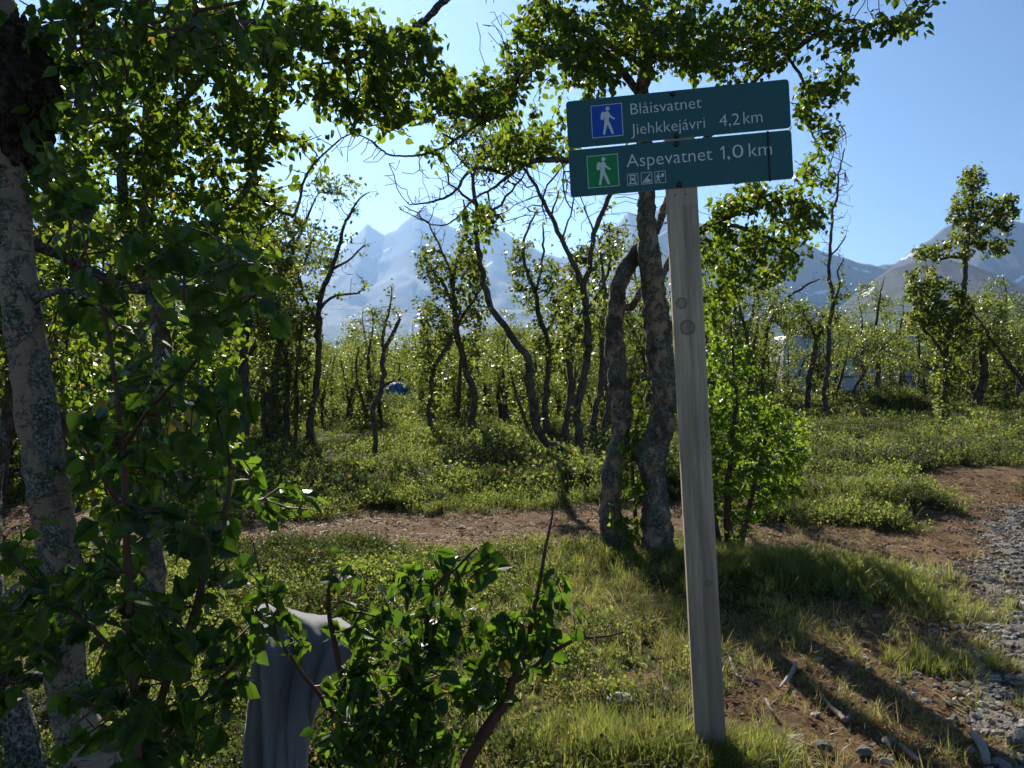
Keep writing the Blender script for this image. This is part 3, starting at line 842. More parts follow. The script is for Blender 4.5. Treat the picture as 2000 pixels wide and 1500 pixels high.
def ell(rng, regs):
    out = []
    for px, py, d, rx, ry, rd, n in regs:
        u = unit(rng.normal(0, 1, (n, 3))) * (rng.rand(n, 1) ** (1 / 2.4))
        for a, b, c in u:
            out.append(P(px + a * rx, py + b * ry, d + c * rd))
    return np.array(out) if out else np.zeros((0, 3))

def leaf_spots(sk, rng, per_node, spread, max_h=3):
    fl = np.array(sk.flag); ok = (fl > 0) & (sk.ht <= max_h)
    ids = np.nonzero(ok)[0]
    n = rng.poisson(per_node * fl[ids])
    ids = np.repeat(ids, n)
    par = np.array(sk.par)[ids]
    tw = unit(sk.p[ids] - sk.p[par])
    t = rng.rand(len(ids), 1)
    pos = sk.p[ids] * t + sk.p[par] * (1 - t) + rng.normal(0, spread, (len(ids), 3))
    return pos, tw

LEAF_OBJ_MESH = {}
def leaf_meshes(kind, mat):
    key = (kind, mat.name)
    if key not in LEAF_OBJ_MESH:
        LEAF_OBJ_MESH[key] = [mesh_np('leaf', v, fs, [mat]) for v, fs in (NEAR_T if kind == 'near' else [TM['mid']])]
    return LEAF_OBJ_MESH[key]

def assemble(name, label, cat, base, sk, bark, twigmat, leaves, leafmat, kind, n_single=0, group=None, sides=10, gnarl=0.07, twig_sides=4, flare=True, twig_name='twigs', limb_sides=7, limbmat=None):
    root = empty(name, tuple(base), label, cat, group)
    b = np.asarray(base, float)
    for nm, a, e in sk.parts:
        pts = sk.p[a:e]; rad = sk.r[a:e]
        if sk.par[a] >= 0: pts = np.vstack([sk.p[sk.par[a]], pts]); rad = np.concatenate([[rad[0]], rad])
        tr = nm == 'trunk'
        v, f = tube([(pts, rad)], sides if tr else limb_sides, gnarl if tr else gnarl * 0.8, a, flare and tr)
        obj(nm, mesh_np(nm, v - b, f, [bark if tr else (limbmat or bark)]), root)
    ch = sk.twig_chains()
    thick = [c for c in ch if c[1].max() > 0.007]; thin = [c for c in ch if c[1].max() <= 0.007]
    vv = []; qq = []; tt = []; k = 0
    for cs, sd in ((thick, twig_sides + 1), (thin, 3)):
        if cs:
            v, f = tube(cs, sd); vv.append(v); qq.append(f[0] + k); tt.append(f[1] + k); k += len(v)
    if vv:
        o = obj(twig_name, mesh_np(twig_name, np.vstack(vv) - b, [np.vstack(qq), np.vstack(tt)], [twigmat]), root); o['kind'] = 'stuff'
    if leaves is not None and len(leaves[0]):
        pos, Rm, size = leaves
        sel = np.zeros(len(pos), bool)
        if n_single:
            qx, qy, qd = project(pos)
            vis = (qx > -20) & (qx < 2020) & (qy > -20) & (qy < 1520) & (qd > 0.2)
            score = np.where(vis, size / np.maximum(qd, 0.2), -1)
            # spread the separate leaves over the largest third
            order = np.argsort(-score); order = order[score[order] > 0][:n_single]
            sel[order] = True
            ms = leaf_meshes('near' if kind == 'near' else 'mid', leafmat)
            for i in order:
                o = bpy.data.objects.new('leaf', ms[i % len(ms)]); scene.collection.objects.link(o); o.parent = root
                m3 = Matrix(Rm[i].tolist()) * float(size[i])
                m4 = m3.to_4x4(); m4.translation = Vector((pos[i] - b).tolist()); o.matrix_basis = m4
        rest = ~sel
        if rest.any():
            tm = TM['mid'] if kind in ('near', 'mid') else TM['far']
            v, f = leaf_join(pos[rest], Rm[rest], size[rest], tm)
            o = obj('foliage', mesh_np('foliage', v - b, f, [leafmat]), root); o['kind'] = 'stuff'
    return root

def rows(pts):
    """picture rows (px, py, depth, radius in px) -> world rows"""
    return [tuple(P(a, b, d)) + (r * d / F,) for a, b, d, r in pts]

def traced_tree(name, label, paths, grows, leaf_size, per_node, seed, bark='bark_mid', leafmat='leaf_mid', kind='far', D=0.12, dk=None, n_single=0, spread=0.03, sides=9, gnarl=0.06, cat='tree', group=None, step=0.12, jit=0.006, twig='twig', max_h=3, tip=0.0022, droop=0.45, sink=True, limbmat=None):
    rng = np.random.RandomState(seed)
    sk = Skel(rng)
    base = None
    for nm, pts in paths:
        rw = rows(pts)
        if nm == 'trunk' and sink:
            r0 = rw[0]; gz0 = float(hz(r0[0], r0[1]))
            if base is None: base = (r0[0], r0[1], gz0)
            rw = [(r0[0], r0[1], gz0 - 0.06, r0[3])] + ([rw[0]] if r0[2] > gz0 + 0.05 else []) + rw[1:]
        if base is None: base = rw[0][:3]
        sk.path(rw, step, jit, nm)
    for gsp in grows:
        att = ell(rng, gsp['regs'])
        att = att[att[:, 2] > hz(att[:, 0], att[:, 1]) + 0.05]
        sk.grow(att, gsp.get('D', D), gsp.get('dk', dk or D * 0.9), leaf=gsp.get('leaf', 1.0), up=gsp.get('up', 0.06), jit=gsp.get('jit', 0.35))
    sk.radii(tip)
    pos, tw = leaf_spots(sk, rng, per_node, spread, max_h)
    size = leaf_size * rng.uniform(0.5, 1.3, len(pos))
    Rm = leaf_frames(pos, tw, rng, droop)
    return assemble(name, label, cat, base, sk, M[bark], M[twig], (pos, Rm, size), M[leafmat], kind, n_single, group, sides, gnarl, limbmat=M[limbmat] if limbmat else None)

def gd(px, py): return float(project(G(px, py))[2])

# ------------------------------------------------------------------ the twin-stemmed birch behind the signpost
dL = gd(1285, 1088); dL2 = dL + 0.12
twin_paths = [
    ('trunk', [(1287, 1092, dL, 40), (1284, 1040, dL, 34), (1280, 985, dL, 32), (1276, 930, dL, 33), (1272, 885, dL, 36), (1288, 840, dL, 31), (1296, 780, dL, 29), (1290, 700, dL, 31), (1284, 640, dL, 30), (1276, 560, dL, 28),
               (1268, 500, dL, 27), (1264, 450, dL, 22), (1262, 400, dL, 21), (1264, 350, dL - .02, 21), (1256, 280, dL - .06, 19), (1252, 200, dL - .1, 17), (1262, 120, dL - .15, 15), (1255, 40, dL - .2, 12), (1265, -60, dL - .2, 9), (1275, -170, dL - .2, 6)]),
    ('trunk', [(1208, 1066, dL2, 36), (1192, 1010, dL2, 27), (1192, 950, dL2, 25), (1204, 890, dL2, 24), (1214, 830, dL2, 24), (1210, 770, dL2, 24), (1204, 700, dL2, 23), (1198, 650, dL2, 22), (1204, 600, dL2, 20), (1210, 555, dL2, 20),
               (1226, 520, dL2, 20), (1246, 490, dL2, 17), (1262, 470, dL2, 13), (1285, 440, dL2 + .1, 11), (1300, 400, dL2 + .2, 10), (1330, 340, dL2 + .25, 9), (1380, 270, dL2 + .2, 8), (1440, 200, dL2, 7), (1480, 150, dL2 - .2, 6), (1520, 110, dL2 - .4, 5)]),
    ('limb', [(1253, 190, dL - .1, 10), (1200, 120, dL - .25, 9), (1160, 92, dL - .4, 9), (1110, 88, dL - .6, 8.5), (1070, 105, dL - .75, 8), (1022, 130, dL - .9, 8), (998, 180, dL - 1.0, 7.5), (975, 222, dL - 1.1, 7.5), (945, 230, dL - 1.15, 7), (915, 226, dL - 1.2, 6.5), (875, 212, dL - 1.3, 6), (838, 215, dL - 1.35, 5), (800, 238, dL - 1.4, 4), (757, 242, dL - 1.45, 2.5)]),
    ('limb', [(1260, 130, dL - .2, 9), (1215, 100, dL - .3, 8), (1160, 75, dL - .45, 7), (1110, 45, dL - .6, 6), (1070, 10, dL - .8, 5), (1040, -40, dL - .9, 4)]),
    ('limb', [(1258, 60, dL - .2, 8), (1180, -20, dL - .5, 9), (1060, -60, dL - 1.0, 9), (940, -50, dL - 1.5, 9), (870, 0, dL - 1.75, 9), (838, 32, dL - 1.8, 8.5), (796, 64, dL - 1.85, 8), (755, 86, dL - 1.9, 7), (722, 102, dL - 1.95, 6), (690, 118, dL - 2.0, 4.5), (650, 120, dL - 2.0, 3.5), (612, 130, dL - 2.0, 2)]),
    ('limb', [(1500, 140, dL2 - .3, 7), (1540, 110, dL2 - .5, 7), (1572, 82, dL2 - .7, 6.5), (1610, 62, dL2 - .9, 6), (1660, 58, dL2 - 1.1, 5), (1720, 45, dL2 - 1.3, 4), (1770, 45, dL2 - 1.4, 3), (1815, 15, dL2 - 1.5, 2), (1832, 0, dL2 - 1.5, 1.5)]),
    ('limb', [(1540, 110, dL2 - .5, 5), (1570, 40, dL2 - .6, 5), (1600, -30, dL2 - .6, 4)]),
    ('limb', [(1255, 285, dL - .05, 9), (1200, 300, dL - .1, 8), (1150, 318, dL - .2, 8), (1118, 314, dL - .25, 7.5), (1060, 312, dL - .35, 7), (1020, 322, dL - .4, 6.5), (990, 338, dL - .45, 5), (945, 328, dL - .5, 4.5), (915, 335, dL - .5, 4), (890, 372, dL - .5, 3.2), (852, 392, dL - .5, 2.6), (800, 400, dL - .5, 1.6)]),
    ('limb', [(1020, 322, dL - .4, 5), (960, 370, dL - .4, 3.4), (930, 385, dL - .4, 2.6), (885, 430, dL - .4, 2), (850, 440, dL - .4, 1.6), (780, 408, dL - .4, 1.2)]),
    ('limb', [(985, 212, dL - 1.05, 4.5), (940, 240, dL - 1.1, 4), (905, 262, dL - 1.15, 3.6), (870, 285, dL - 1.2, 3.3), (830, 300, dL - 1.25, 3.0), (790, 305, dL - 1.3, 2.6), (755, 300, dL - 1.3, 2.2), (720, 272, dL - 1.3, 1.8), (680, 258, dL - 1.35, 1.4)]),
    ('limb', [(1285, 560, dL, 9), (1310, 505, dL + .1, 9), (1345, 470, dL + .2, 8.5), (1385, 438, dL + .3, 8), (1430, 420, dL + .3, 6.5), (1480, 405, dL + .2, 5), (1530, 385, dL + .1, 4), (1570, 395, dL, 3)]),
    ('limb', [(1385, 438, dL + .3, 6), (1430, 440, dL + .35, 5.5), (1480, 455, dL + .4, 4.5), (1530, 480, dL + .4, 3.5), (1560, 500, dL + .4, 2.5)]),
    ('limb', [(1235, 600, dL2, 9), (1260, 555, dL2 + .1, 8), (1300, 520, dL2 + .3, 7), (1360, 480, dL2 + .5, 6), (1400, 470, dL2 + .6, 4)]),
    ('limb', [(1545, 120, dL2 - .5, 4), (1570, 165, dL2 - .6, 3.6), (1560, 215, dL2 - .6, 3.2), (1580, 250, dL2 - .6, 2.6), (1600, 290, dL2 - .6, 2)]),
]
twin_grow = [
    dict(regs=[(1250, 70, dL - .4, 190, 85, .9, 430), (1150, 130, dL - .6, 90, 70, .5, 150), (1080, 70, dL - .7, 90, 90, .6, 190), (1010, 120, dL - 1.0, 60, 60, .4, 90), (955, 185, dL - 1.1, 75, 50, .35, 130), (880, 205, dL - 1.3, 55, 45, .3, 80),
               (1390, 90, dL - .5, 110, 85, .8, 260), (1480, 60, dL - .5, 100, 80, .6, 190), (1600, 40, dL - .9, 90, 42, .4, 130), (1670, 75, dL - 1.1, 60, 30, .3, 60), (1750, 45, dL - 1.3, 60, 24, .25, 60),
               (1620, 165, dL - .7, 55, 32, .3, 60), (1575, 215, dL - .6, 28, 40, .3, 36), (1620, 250, dL - .6, 45, 24, .25, 36), (1590, 180, dL - .6, 40, 30, .3, 30),
               (1250, -120, dL, 420, 110, 1.3, 420), (1700, -60, dL - 1, 200, 50, .8, 90)], leaf=1.0),
    dict(regs=[(680, 80, dL - 2, 85, 80, .4, 170), (790, 110, dL - 1.9, 85, 75, .4, 150), (690, 190, dL - 1.9, 90, 60, .35, 150), (770, 215, dL - 1.7, 70, 40, .35, 80), (620, 150, dL - 2.0, 45, 70, .3, 60), (850, 160, dL - 1.7, 45, 45, .3, 60), (600, 30, dL - 2.0, 70, 50, .4, 60)], leaf=1.05),
    dict(regs=[(1070, 270, dL - .4, 65, 50, .35, 100), (1000, 285, dL - .45, 60, 32, .3, 70), (1110, 340, dL - .2, 30, 24, .2, 20), (940, 335, dL - .5, 30, 14, .15, 16), (840, 290, dL - 1.2, 32, 22, .15, 24), (850, 310, dL - 1.2, 30, 14, .1, 14), (960, 440, dL - .4, 26, 55, .15, 34), (1000, 250, dL - .6, 50, 30, .3, 40)], leaf=0.9),
    dict(regs=[(1560, 420, dL, 60, 42, .35, 120), (1480, 385, dL + .1, 80, 26, .35, 80), (1420, 400, dL + .2, 50, 34, .3, 60), (1450, 480, dL + .35, 90, 36, .4, 120), (1530, 470, dL + .4, 60, 48, .4, 110), (1430, 540, dL + .4, 70, 40, .4, 80), (1510, 530, dL + .4, 50, 30, .3, 50),
               (1590, 340, dL - .2, 44, 50, .3, 60), (1395, 590, dL + .5, 40, 60, .4, 60)], leaf=1.1),
    dict(regs=[(q[0], q[1], q[2], q[3] * 1.1, q[4] * 1.1, q[5], int(q[6] * 2.2)) for q in [(870, 350, dL - .7, 120, 60, .3, 50), (700, 290, dL - 1.3, 70, 40, .2, 30), (1010, 380, dL - .4, 90, 60, .3, 50), (1630, 330, dL - .3, 45, 90, .3, 34), (1530, 60, dL - .7, 40, 60, .4, 24), (960, 40, dL - 1.2, 40, 50, .3, 24), (1130, 400, dL, 100, 60, .3, 30), (1330, 420, dL + .1, 60, 60, .2, 14)]], leaf=0.0, jit=0.13, up=0.10),
]
twin_paths = [(nm, [(a, b, c, r * 0.82) for a, b, c, r in q]) for nm, q in twin_paths]
traced_tree('birch_tree', 'twin-stemmed gnarled birch with spreading leafy limbs right behind the signpost', twin_paths, twin_grow, 0.046, 8.2, 11, bark='bark_main', leafmat='leaf', kind='mid', D=0.075, dk=0.07, n_single=300,
            spread=0.022, sides=26, gnarl=0.075, step=0.022, jit=0.002, max_h=4, limbmat='bark_dark')

# ------------------------------------------------------------------ left foreground birch with the burl
dA = 2.25
near_paths = [
    ('trunk', [(205, 1640, dA + .05, 66), (178, 1500, dA, 52), (150, 1420, dA, 43), (132, 1340, dA, 38), (126, 1260, dA, 36), (126, 1180, dA, 36), (118, 1090, dA, 38), (102, 1000, dA, 40), (86, 900, dA, 39), (70, 800, dA, 37), (55, 700, dA, 35), (42, 600, dA, 35), (30, 500, dA, 35), (22, 400, dA, 34), (16, 320, dA, 32),
               (16, 260, dA, 34), (18, 200, dA, 36), (12, 140, dA, 36), (4, 90, dA, 36), (-10, 20, dA + .05, 32), (-20, -80, dA + .1, 28), (0, -220, dA + .2, 24), (10, -400, dA + .3, 18)]),
    ('limb', [(60, 1640, dA + .45, 40), (44, 1450, dA + .5, 34), (26, 1380, dA + .5, 28), (-20, 1200, dA + .55, 28), (-30, 1000, dA + .6, 30), (-24, 850, dA + .6, 28), (-50, 700, dA + .6, 26), (-90, 500, dA + .7, 22), (-110, 200, dA + .8, 18)]),
    ('limb', [(128, 905, dA, 14), (165, 895, dA - .05, 13), (200, 872, dA - .1, 12), (235, 835, dA - .15, 9), (275, 800, dA - .2, 7), (330, 770, dA - .3, 5)]),
    ('limb', [(150, 898, dA - .05, 9), (210, 900, dA - .05, 8), (280, 908, dA - .1, 7), (345, 922, dA - .1, 6), (410, 960, dA - .1, 4), (470, 985, dA - .1, 2.5)]),
    ('limb', [(45, 470, dA, 11), (110, 495, dA + .1, 10), (160, 520, dA + .2, 10), (215, 548, dA + .3, 10), (250, 564, dA + .4, 9), (330, 566, dA + .5, 9), (400, 562, dA + .5, 8), (470, 562, dA + .5, 6), (540, 560, dA + .5, 4)]),
    ('limb', [(60, 590, dA, 9), (95, 572, dA - .05, 8), (140, 568, dA - .1, 6), (200, 590, dA - .2, 4)]),
    ('limb', [(30, 120, dA, 9), (80, 60, dA - .1, 8), (160, 48, dA - .1, 7), (250, 70, dA, 5), (330, 60, dA, 3)]),
    ('limb', [(60, 1320, dA, 10), (10, 1330, dA - .05, 9), (-50, 1300, dA - .1, 6)]),
    ('limb', [(20, 1350, dA + .45, 10), (60, 1330, dA + .2, 10), (110, 1320, dA + .02, 10)]),
]
near_grow = [
    dict(regs=[(200, 60, dA - .1, 180, 80, .4, 130), (420, 60, dA + .2, 150, 80, .5, 120), (150, 200, dA, 90, 70, .3, 50), (100, 340, dA - .1, 70, 60, .3, 40), (300, -120, dA + .3, 350, 100, .7, 160)], leaf=1.0),
    dict(regs=[(430, 540, dA + .2, 110, 70, .3, 90), (230, 640, dA - .2, 80, 70, .25, 40), (300, 800, dA - .2, 110, 70, .3, 60), (420, 930, dA - .1, 100, 60, .25, 60), (560, 985, dA, 90, 24, .15, 34), (250, 960, dA - .2, 110, 70, .3, 60)], leaf=1.0),
    dict(regs=[(30, 1250, dA - .2, 60, 130, .25, 60), (240, 1120, dA + .1, 60, 90, .3, 40)], leaf=1.0),
]
nb = traced_tree('birch_tree', 'pale near birch trunk at the left edge with dark burl and leafy branches', near_paths, near_grow, 0.048, 3.2, 21, bark='bark_near', leafmat='leaf_near', kind='near', D=0.06, dk=0.055, n_single=300,
                 spread=0.02, sides=26, gnarl=0.035, step=0.022, jit=0.0012, max_h=3, limbmat='bark_dark', twig='twig_red')
# rough dark burl round the trunk
rngb = np.random.RandomState(5)
def burl(parent, c, rx, rz, seed):
    nu, nv = 72, 50; V = []
    for i in range(nv + 1):
        th = math.pi * i / nv
        for j in range(nu):
            ph = 2 * math.pi * j / nu
            dvec = Vector((math.sin(th) * math.cos(ph), math.sin(th) * math.sin(ph), math.cos(th)))
            k = 1 + 0.26 * mnoise.fractal(dvec * 2.2 + Vector((seed, 0, 0)), 0.9, 2.1, 5) + 0.16 * mnoise.fractal(dvec * 7 + Vector((seed, 3, 0)), 0.7, 2.2, 5)
            V.append((c[0] + rx * k * dvec.x, c[1] + rx * k * dvec.y, c[2] + rz * k * dvec.z))
    ii = np.arange((nv + 1) * nu).reshape(nv + 1, nu)
    f = np.stack([ii[:-1], np.roll(ii[:-1], -1, 1), np.roll(ii[1:], -1, 1), ii[1:]], -1).reshape(-1, 4)
    o = obj('burl', mesh_np('burl', np.array(V), [f], [M['burl']]), parent)
    o['label'] = 'dark rough swelling on the trunk'
burl(nb, tuple(P(20, 185, dA) - np.array(nb.location)), 0.104, 0.18, 2)
burl(nb, tuple(P(66, 165, dA - .03) - np.array(nb.location)), 0.06, 0.085, 5)

# ------------------------------------------------------------------ second birch on the left, its crown fills the upper left corner
dB = 4.3
left_paths = [
    ('trunk', [(300, 1245, dB, 30), (296, 1100, dB, 24), (298, 960, dB, 20), (305, 820, dB, 19), (318, 700, dB, 18), (312, 630, dB, 17), (292, 550, dB, 16), (278, 490, dB, 15), (286, 420, dB, 13), (292, 340, dB, 11), (288, 250, dB, 10), (300, 150, dB - .1, 9), (330, 50, dB - .2, 7), (350, -80, dB - .2, 5)]),
    ('limb', [(280, 500, dB, 12), (252, 440, dB - .1, 11), (238, 360, dB - .2, 10), (242, 280, dB - .3, 9), (225, 180, dB - .4, 7), (190, 90, dB - .5, 6), (170, -20, dB - .6, 4)]),
    ('limb', [(285, 530, dB, 12), (340, 490, dB - .1, 11), (380, 460, dB - .2, 10), (430, 430, dB - .3, 8), (480, 370, dB - .4, 6), (510, 300, dB - .5, 5), (540, 200, dB - .6, 3)]),
    ('limb', [(290, 300, dB, 8), (340, 220, dB - .2, 7), (400, 150, dB - .4, 6), (470, 90, dB - .6, 5), (540, 60, dB - .8, 3)]),
    ('limb', [(480, 370, dB - .4, 4), (530, 400, dB - .4, 3.4), (575, 420, dB - .4, 3), (600, 340, dB - .4, 2.4), (650, 285, dB - .4, 1.8), (700, 250, dB - .4, 1.2)]),
    ('limb', [(278, 560, dB, 7), (200, 540, dB + .1, 6), (140, 520, dB + .1, 5), (90, 480, dB + .2, 3)]),
]
left_grow = [
    dict(regs=[(330, 90, dB - .4, 190, 110, .7, 330), (480, 130, dB - .7, 110, 130, .5, 240), (190, 150, dB - .3, 130, 130, .6, 220), (330, 270, dB - .3, 160, 100, .6, 240), (500, 260, dB - .5, 70, 80, .4, 120), (150, 330, dB - .1, 120, 100, .5, 170), (450, 380, dB - .4, 100, 70, .4, 140),
               (340, 430, dB - .2, 130, 70, .5, 150), (200, 470, dB, 130, 90, .5, 150), (120, 600, dB + .1, 70, 110, .4, 110), (470, 480, dB - .2, 70, 60, .4, 80), (560, 60, dB - .8, 60, 70, .4, 80), (300, -130, dB - .2, 400, 110, 1.0, 220)], leaf=1.0),
    dict(regs=[(580, 330, dB - .4, 50, 70, .2, 26), (620, 270, dB - .4, 60, 40, .2, 14)], leaf=0.25),
    dict(regs=[(200, 760, dB + .2, 100, 100, .4, 90), (400, 700, dB, 80, 100, .4, 80), (400, 860, dB, 90, 80, .4, 80), (180, 930, dB, 100, 80, .4, 80)], leaf=1.0),
]
traced_tree('birch_tree', 'dark leafy birch filling the upper left behind the pale near trunk', left_paths, left_grow, 0.043, 9.5, 31, bark='bark_main', leafmat='leaf', kind='mid', D=0.075, dk=0.07, n_single=300, spread=0.022, sides=12, gnarl=0.07, step=0.05, jit=0.003, max_h=4, limbmat='bark_dark')

# ------------------------------------------------------------------ saplings and bushes close to the camera
dS = 1.25
sap_paths = [
    ('trunk', [(300, 2450, dS, 14), (285, 1900, dS, 12), (270, 1500, dS, 10), (255, 1250, dS, 8), (246, 1000, dS, 7), (238, 860, dS, 5.5), (222, 720, dS, 5), (205, 620, dS, 4), (180, 540, dS, 3), (160, 450, dS, 2)]),
    ('trunk', [(330, 2450, dS + .1, 13), (310, 1700, dS + .1, 11), (300, 1420, dS + .1, 9), (370, 1230, dS + .1, 8), (400, 1120, dS + .1, 7), (440, 1000, dS + .1, 5), (450, 900, dS + .1, 4), (420, 800, dS + .05, 3)]),
    ('limb', [(238, 880, dS, 5), (300, 790, dS - .05, 4), (370, 720, dS - .1, 3.4), (420, 650, dS - .1, 2.6), (450, 590, dS - .1, 2)]),
    ('limb', [(246, 1010, dS, 5), (200, 930, dS - .05, 4), (160, 860, dS - .1, 3), (130, 800, dS - .1, 2)]),
    ('limb', [(262, 1320, dS, 6), (180, 1230, dS, 5), (90, 1160, dS, 4), (20, 1080, dS, 3)]),
    ('limb', [(290, 1460, dS + .1, 6), (380, 1380, dS + .1, 5), (460, 1300, dS + .1, 4), (520, 1230, dS + .1, 3), (560, 1150, dS + .1, 2)]),
]
sap_grow = [
    dict(regs=[(230, 620, dS, 90, 90, .12, 18), (410, 600, dS - .1, 120, 90, .12, 26), (330, 760, dS - .05, 140, 90, .12, 32), (180, 850, dS - .05, 90, 90, .12, 18), (300, 900, dS, 150, 80, .15, 26), (470, 800, dS, 80, 90, .12, 16), (170, 470, dS, 70, 70, .12, 8),
               (330, 480, dS - .05, 130, 70, .12, 18), (480, 490, dS - .05, 70, 70, .1, 14)], leaf=1.0),
    dict(regs=[(300, 1080, dS + .05, 180, 100, .15, 40), (180, 1200, dS, 150, 110, .15, 44), (330, 1220, dS + .05, 130, 90, .15, 44), (50, 1150, dS, 70, 140, .12, 24), (260, 1350, dS, 160, 90, .15, 56), (440, 1130, dS + .1, 100, 80, .12, 36), (350, 1440, dS + .1, 120, 70, .12, 44), (430, 1320, dS + .1, 50, 110, .12, 34), (400, 1230, dS + .1, 70, 80, .12, 30), (520, 1230, dS + .05, 40, 60, .1, 5), (130, 1420, dS, 80, 60, .12, 16)], leaf=1.0),
]
traced_tree('birch_sapling', 'large-leaved birch sapling close to the camera in front of the pale left trunk', sap_paths, sap_grow, 0.039, 3.0, 41, bark='twig_red', leafmat='leaf_near', kind='near', D=0.04, dk=0.04, n_single=300, spread=0.012, sides=8, gnarl=0.02, step=0.03, jit=0.001, max_h=3, twig='twig_red', cat='sapling', tip=0.0014)
dR = 1.8
bush_paths = [
    ('trunk', [(880, 2010, dR, 16), (890, 1700, dR, 14), (905, 1520, dR, 13), (940, 1440, dR, 12), (985, 1375, dR, 10), (1010, 1310, dR, 8), (1030, 1250, dR, 6), (1045, 1180, dR, 4.5), (1060, 1100, dR, 3.5), (1072, 1040, dR, 2.6), (1082, 985, dR, 1.6)]),
    ('trunk', [(860, 2010, dR, 14), (830, 1600, dR, 11), (800, 1420, dR, 9), (790, 1320, dR, 8), (830, 1220, dR, 6), (850, 1150, dR, 4.5), (890, 1110, dR, 3), (930, 1070, dR, 2)]),
    ('trunk', [(840, 2010, dR - .05, 13), (740, 1600, dR - .1, 10), (690, 1450, dR - .1, 8), (670, 1330, dR - .1, 6), (650, 1240, dR - .1, 5), (640, 1150, dR - .1, 3), (650, 1110, dR - .1, 2)]),
    ('limb', [(1010, 1330, dR, 5), (1070, 1280, dR, 4.5), (1120, 1250, dR, 3.5), (1160, 1245, dR, 2.5), (1220, 1235, dR, 1.5)]),
    ('limb', [(690, 1440, dR - .1, 5), (610, 1340, dR - .15, 4), (540, 1240, dR - .15, 3), (510, 1140, dR - .15, 2.4), (495, 1060, dR - .15, 1.6)]),
]
bush_grow = [
    dict(regs=[(690, 1180, dR - .1, 70, 60, .12, 26), (850, 1130, dR, 80, 60, .12, 30), (770, 1230, dR - .05, 110, 70, .15, 50), (900, 1240, dR, 110, 70, .15, 55), (1030, 1250, dR, 90, 60, .12, 40), (720, 1340, dR - .1, 90, 80, .15, 50), (830, 1350, dR - .05, 120, 80, .15, 65), (960, 1330, dR, 80, 70, .15, 36),
               (700, 1450, dR - .15, 90, 60, .15, 44), (790, 1450, dR - .1, 120, 60, .15, 55), (1090, 1160, dR, 50, 50, .1, 14), (580, 1230, dR - .15, 50, 60, .12, 7), (930, 1110, dR, 50, 40, .1, 12)], leaf=1.0),
    dict(regs=[(1190, 1240, dR, 40, 20, .06, 5)], leaf=0.3)]
traced_tree('birch_bush', 'low dark birch bush in front of the grey draped cloth', bush_paths, bush_grow, 0.039, 4.2, 51, bark='twig_red', leafmat='leaf_near', kind='near', D=0.04, dk=0.04, n_single=300, spread=0.012, sides=8, gnarl=0.02, step=0.03, jit=0.001, max_h=3, twig='twig_red', cat='bush', tip=0.0014)

# ------------------------------------------------------------------ bushes by the twin birch
dQ = dL + 0.25
traced_tree('birch_bush', 'bright green birch bush standing right behind the signpost', [
    ('trunk', [(1425, 1075, dQ, 9), (1420, 960, dQ, 7), (1430, 860, dQ, 5), (1438, 760, dQ, 4), (1430, 680, dQ, 2.5), (1428, 630, dQ, 1.5)]),
    ('trunk', [(1405, 1080, dQ, 8), (1385, 960, dQ, 6), (1375, 860, dQ, 4), (1370, 770, dQ, 3)]),
    ('trunk', [(1440, 1070, dQ, 7), (1470, 960, dQ, 5), (1490, 880, dQ, 4), (1510, 800, dQ, 2)])],
    [dict(regs=[(1430, 710, dQ, 55, 70, .25, 80), (1440, 820, dQ, 95, 75, .4, 190), (1450, 920, dQ, 95, 75, .4, 190), (1400, 900, dQ, 55, 110, .35, 120), (1510, 850, dQ, 60, 75, .45, 140), (1505, 950, dQ, 55, 60, .45, 110), (1545, 900, dQ + .1, 40, 60, .4, 70), (1390, 760, dQ, 40, 60, .3, 60), (1400, 1000, dQ, 60, 50, .25, 60), (1470, 980, dQ, 40, 50, .25, 30), (1420, 1040, dQ - .1, 60, 24, .2, 20)], leaf=1.0)],
    0.037, 9.5, 61, bark='twig_red', leafmat='leaf_bush', kind='mid', D=0.06, dk=0.055, n_single=300, spread=0.02, sides=7, gnarl=0.02, step=0.06, jit=0.003, cat='bush', max_h=3)
dQ2 = dL + 0.10
traced_tree('birch_shoots', 'leafy bright green shoots growing between the two trunks of the twin birch', [
    ('trunk', [(1245, 1080, dQ2, 5), (1240, 980, dQ2, 4), (1235, 880, dQ2, 3), (1250, 800, dQ2, 2.4), (1262, 750, dQ2, 1.6)]),
    ('trunk', [(1235, 1080, dQ2, 4), (1215, 1010, dQ2 - .15, 3), (1190, 985, dQ2 - .25, 2)])],
    [dict(regs=[(1255, 790, dQ2, 28, 50, .12, 34), (1240, 870, dQ2 - .1, 34, 50, .12, 34), (1240, 950, dQ2 - .1, 34, 50, .12, 34), (1205, 1000, dQ2 - .22, 34, 24, .1, 18), (1225, 1030, dQ2 - .2, 34, 30, .1, 20)], leaf=1.0)],
    0.042, 6.0, 62, bark='twig_red', leafmat='leaf_bush', kind='mid', D=0.05, dk=0.05, n_single=250, spread=0.018, sides=6, gnarl=0.02, step=0.06, jit=0.003, cat='shoots')

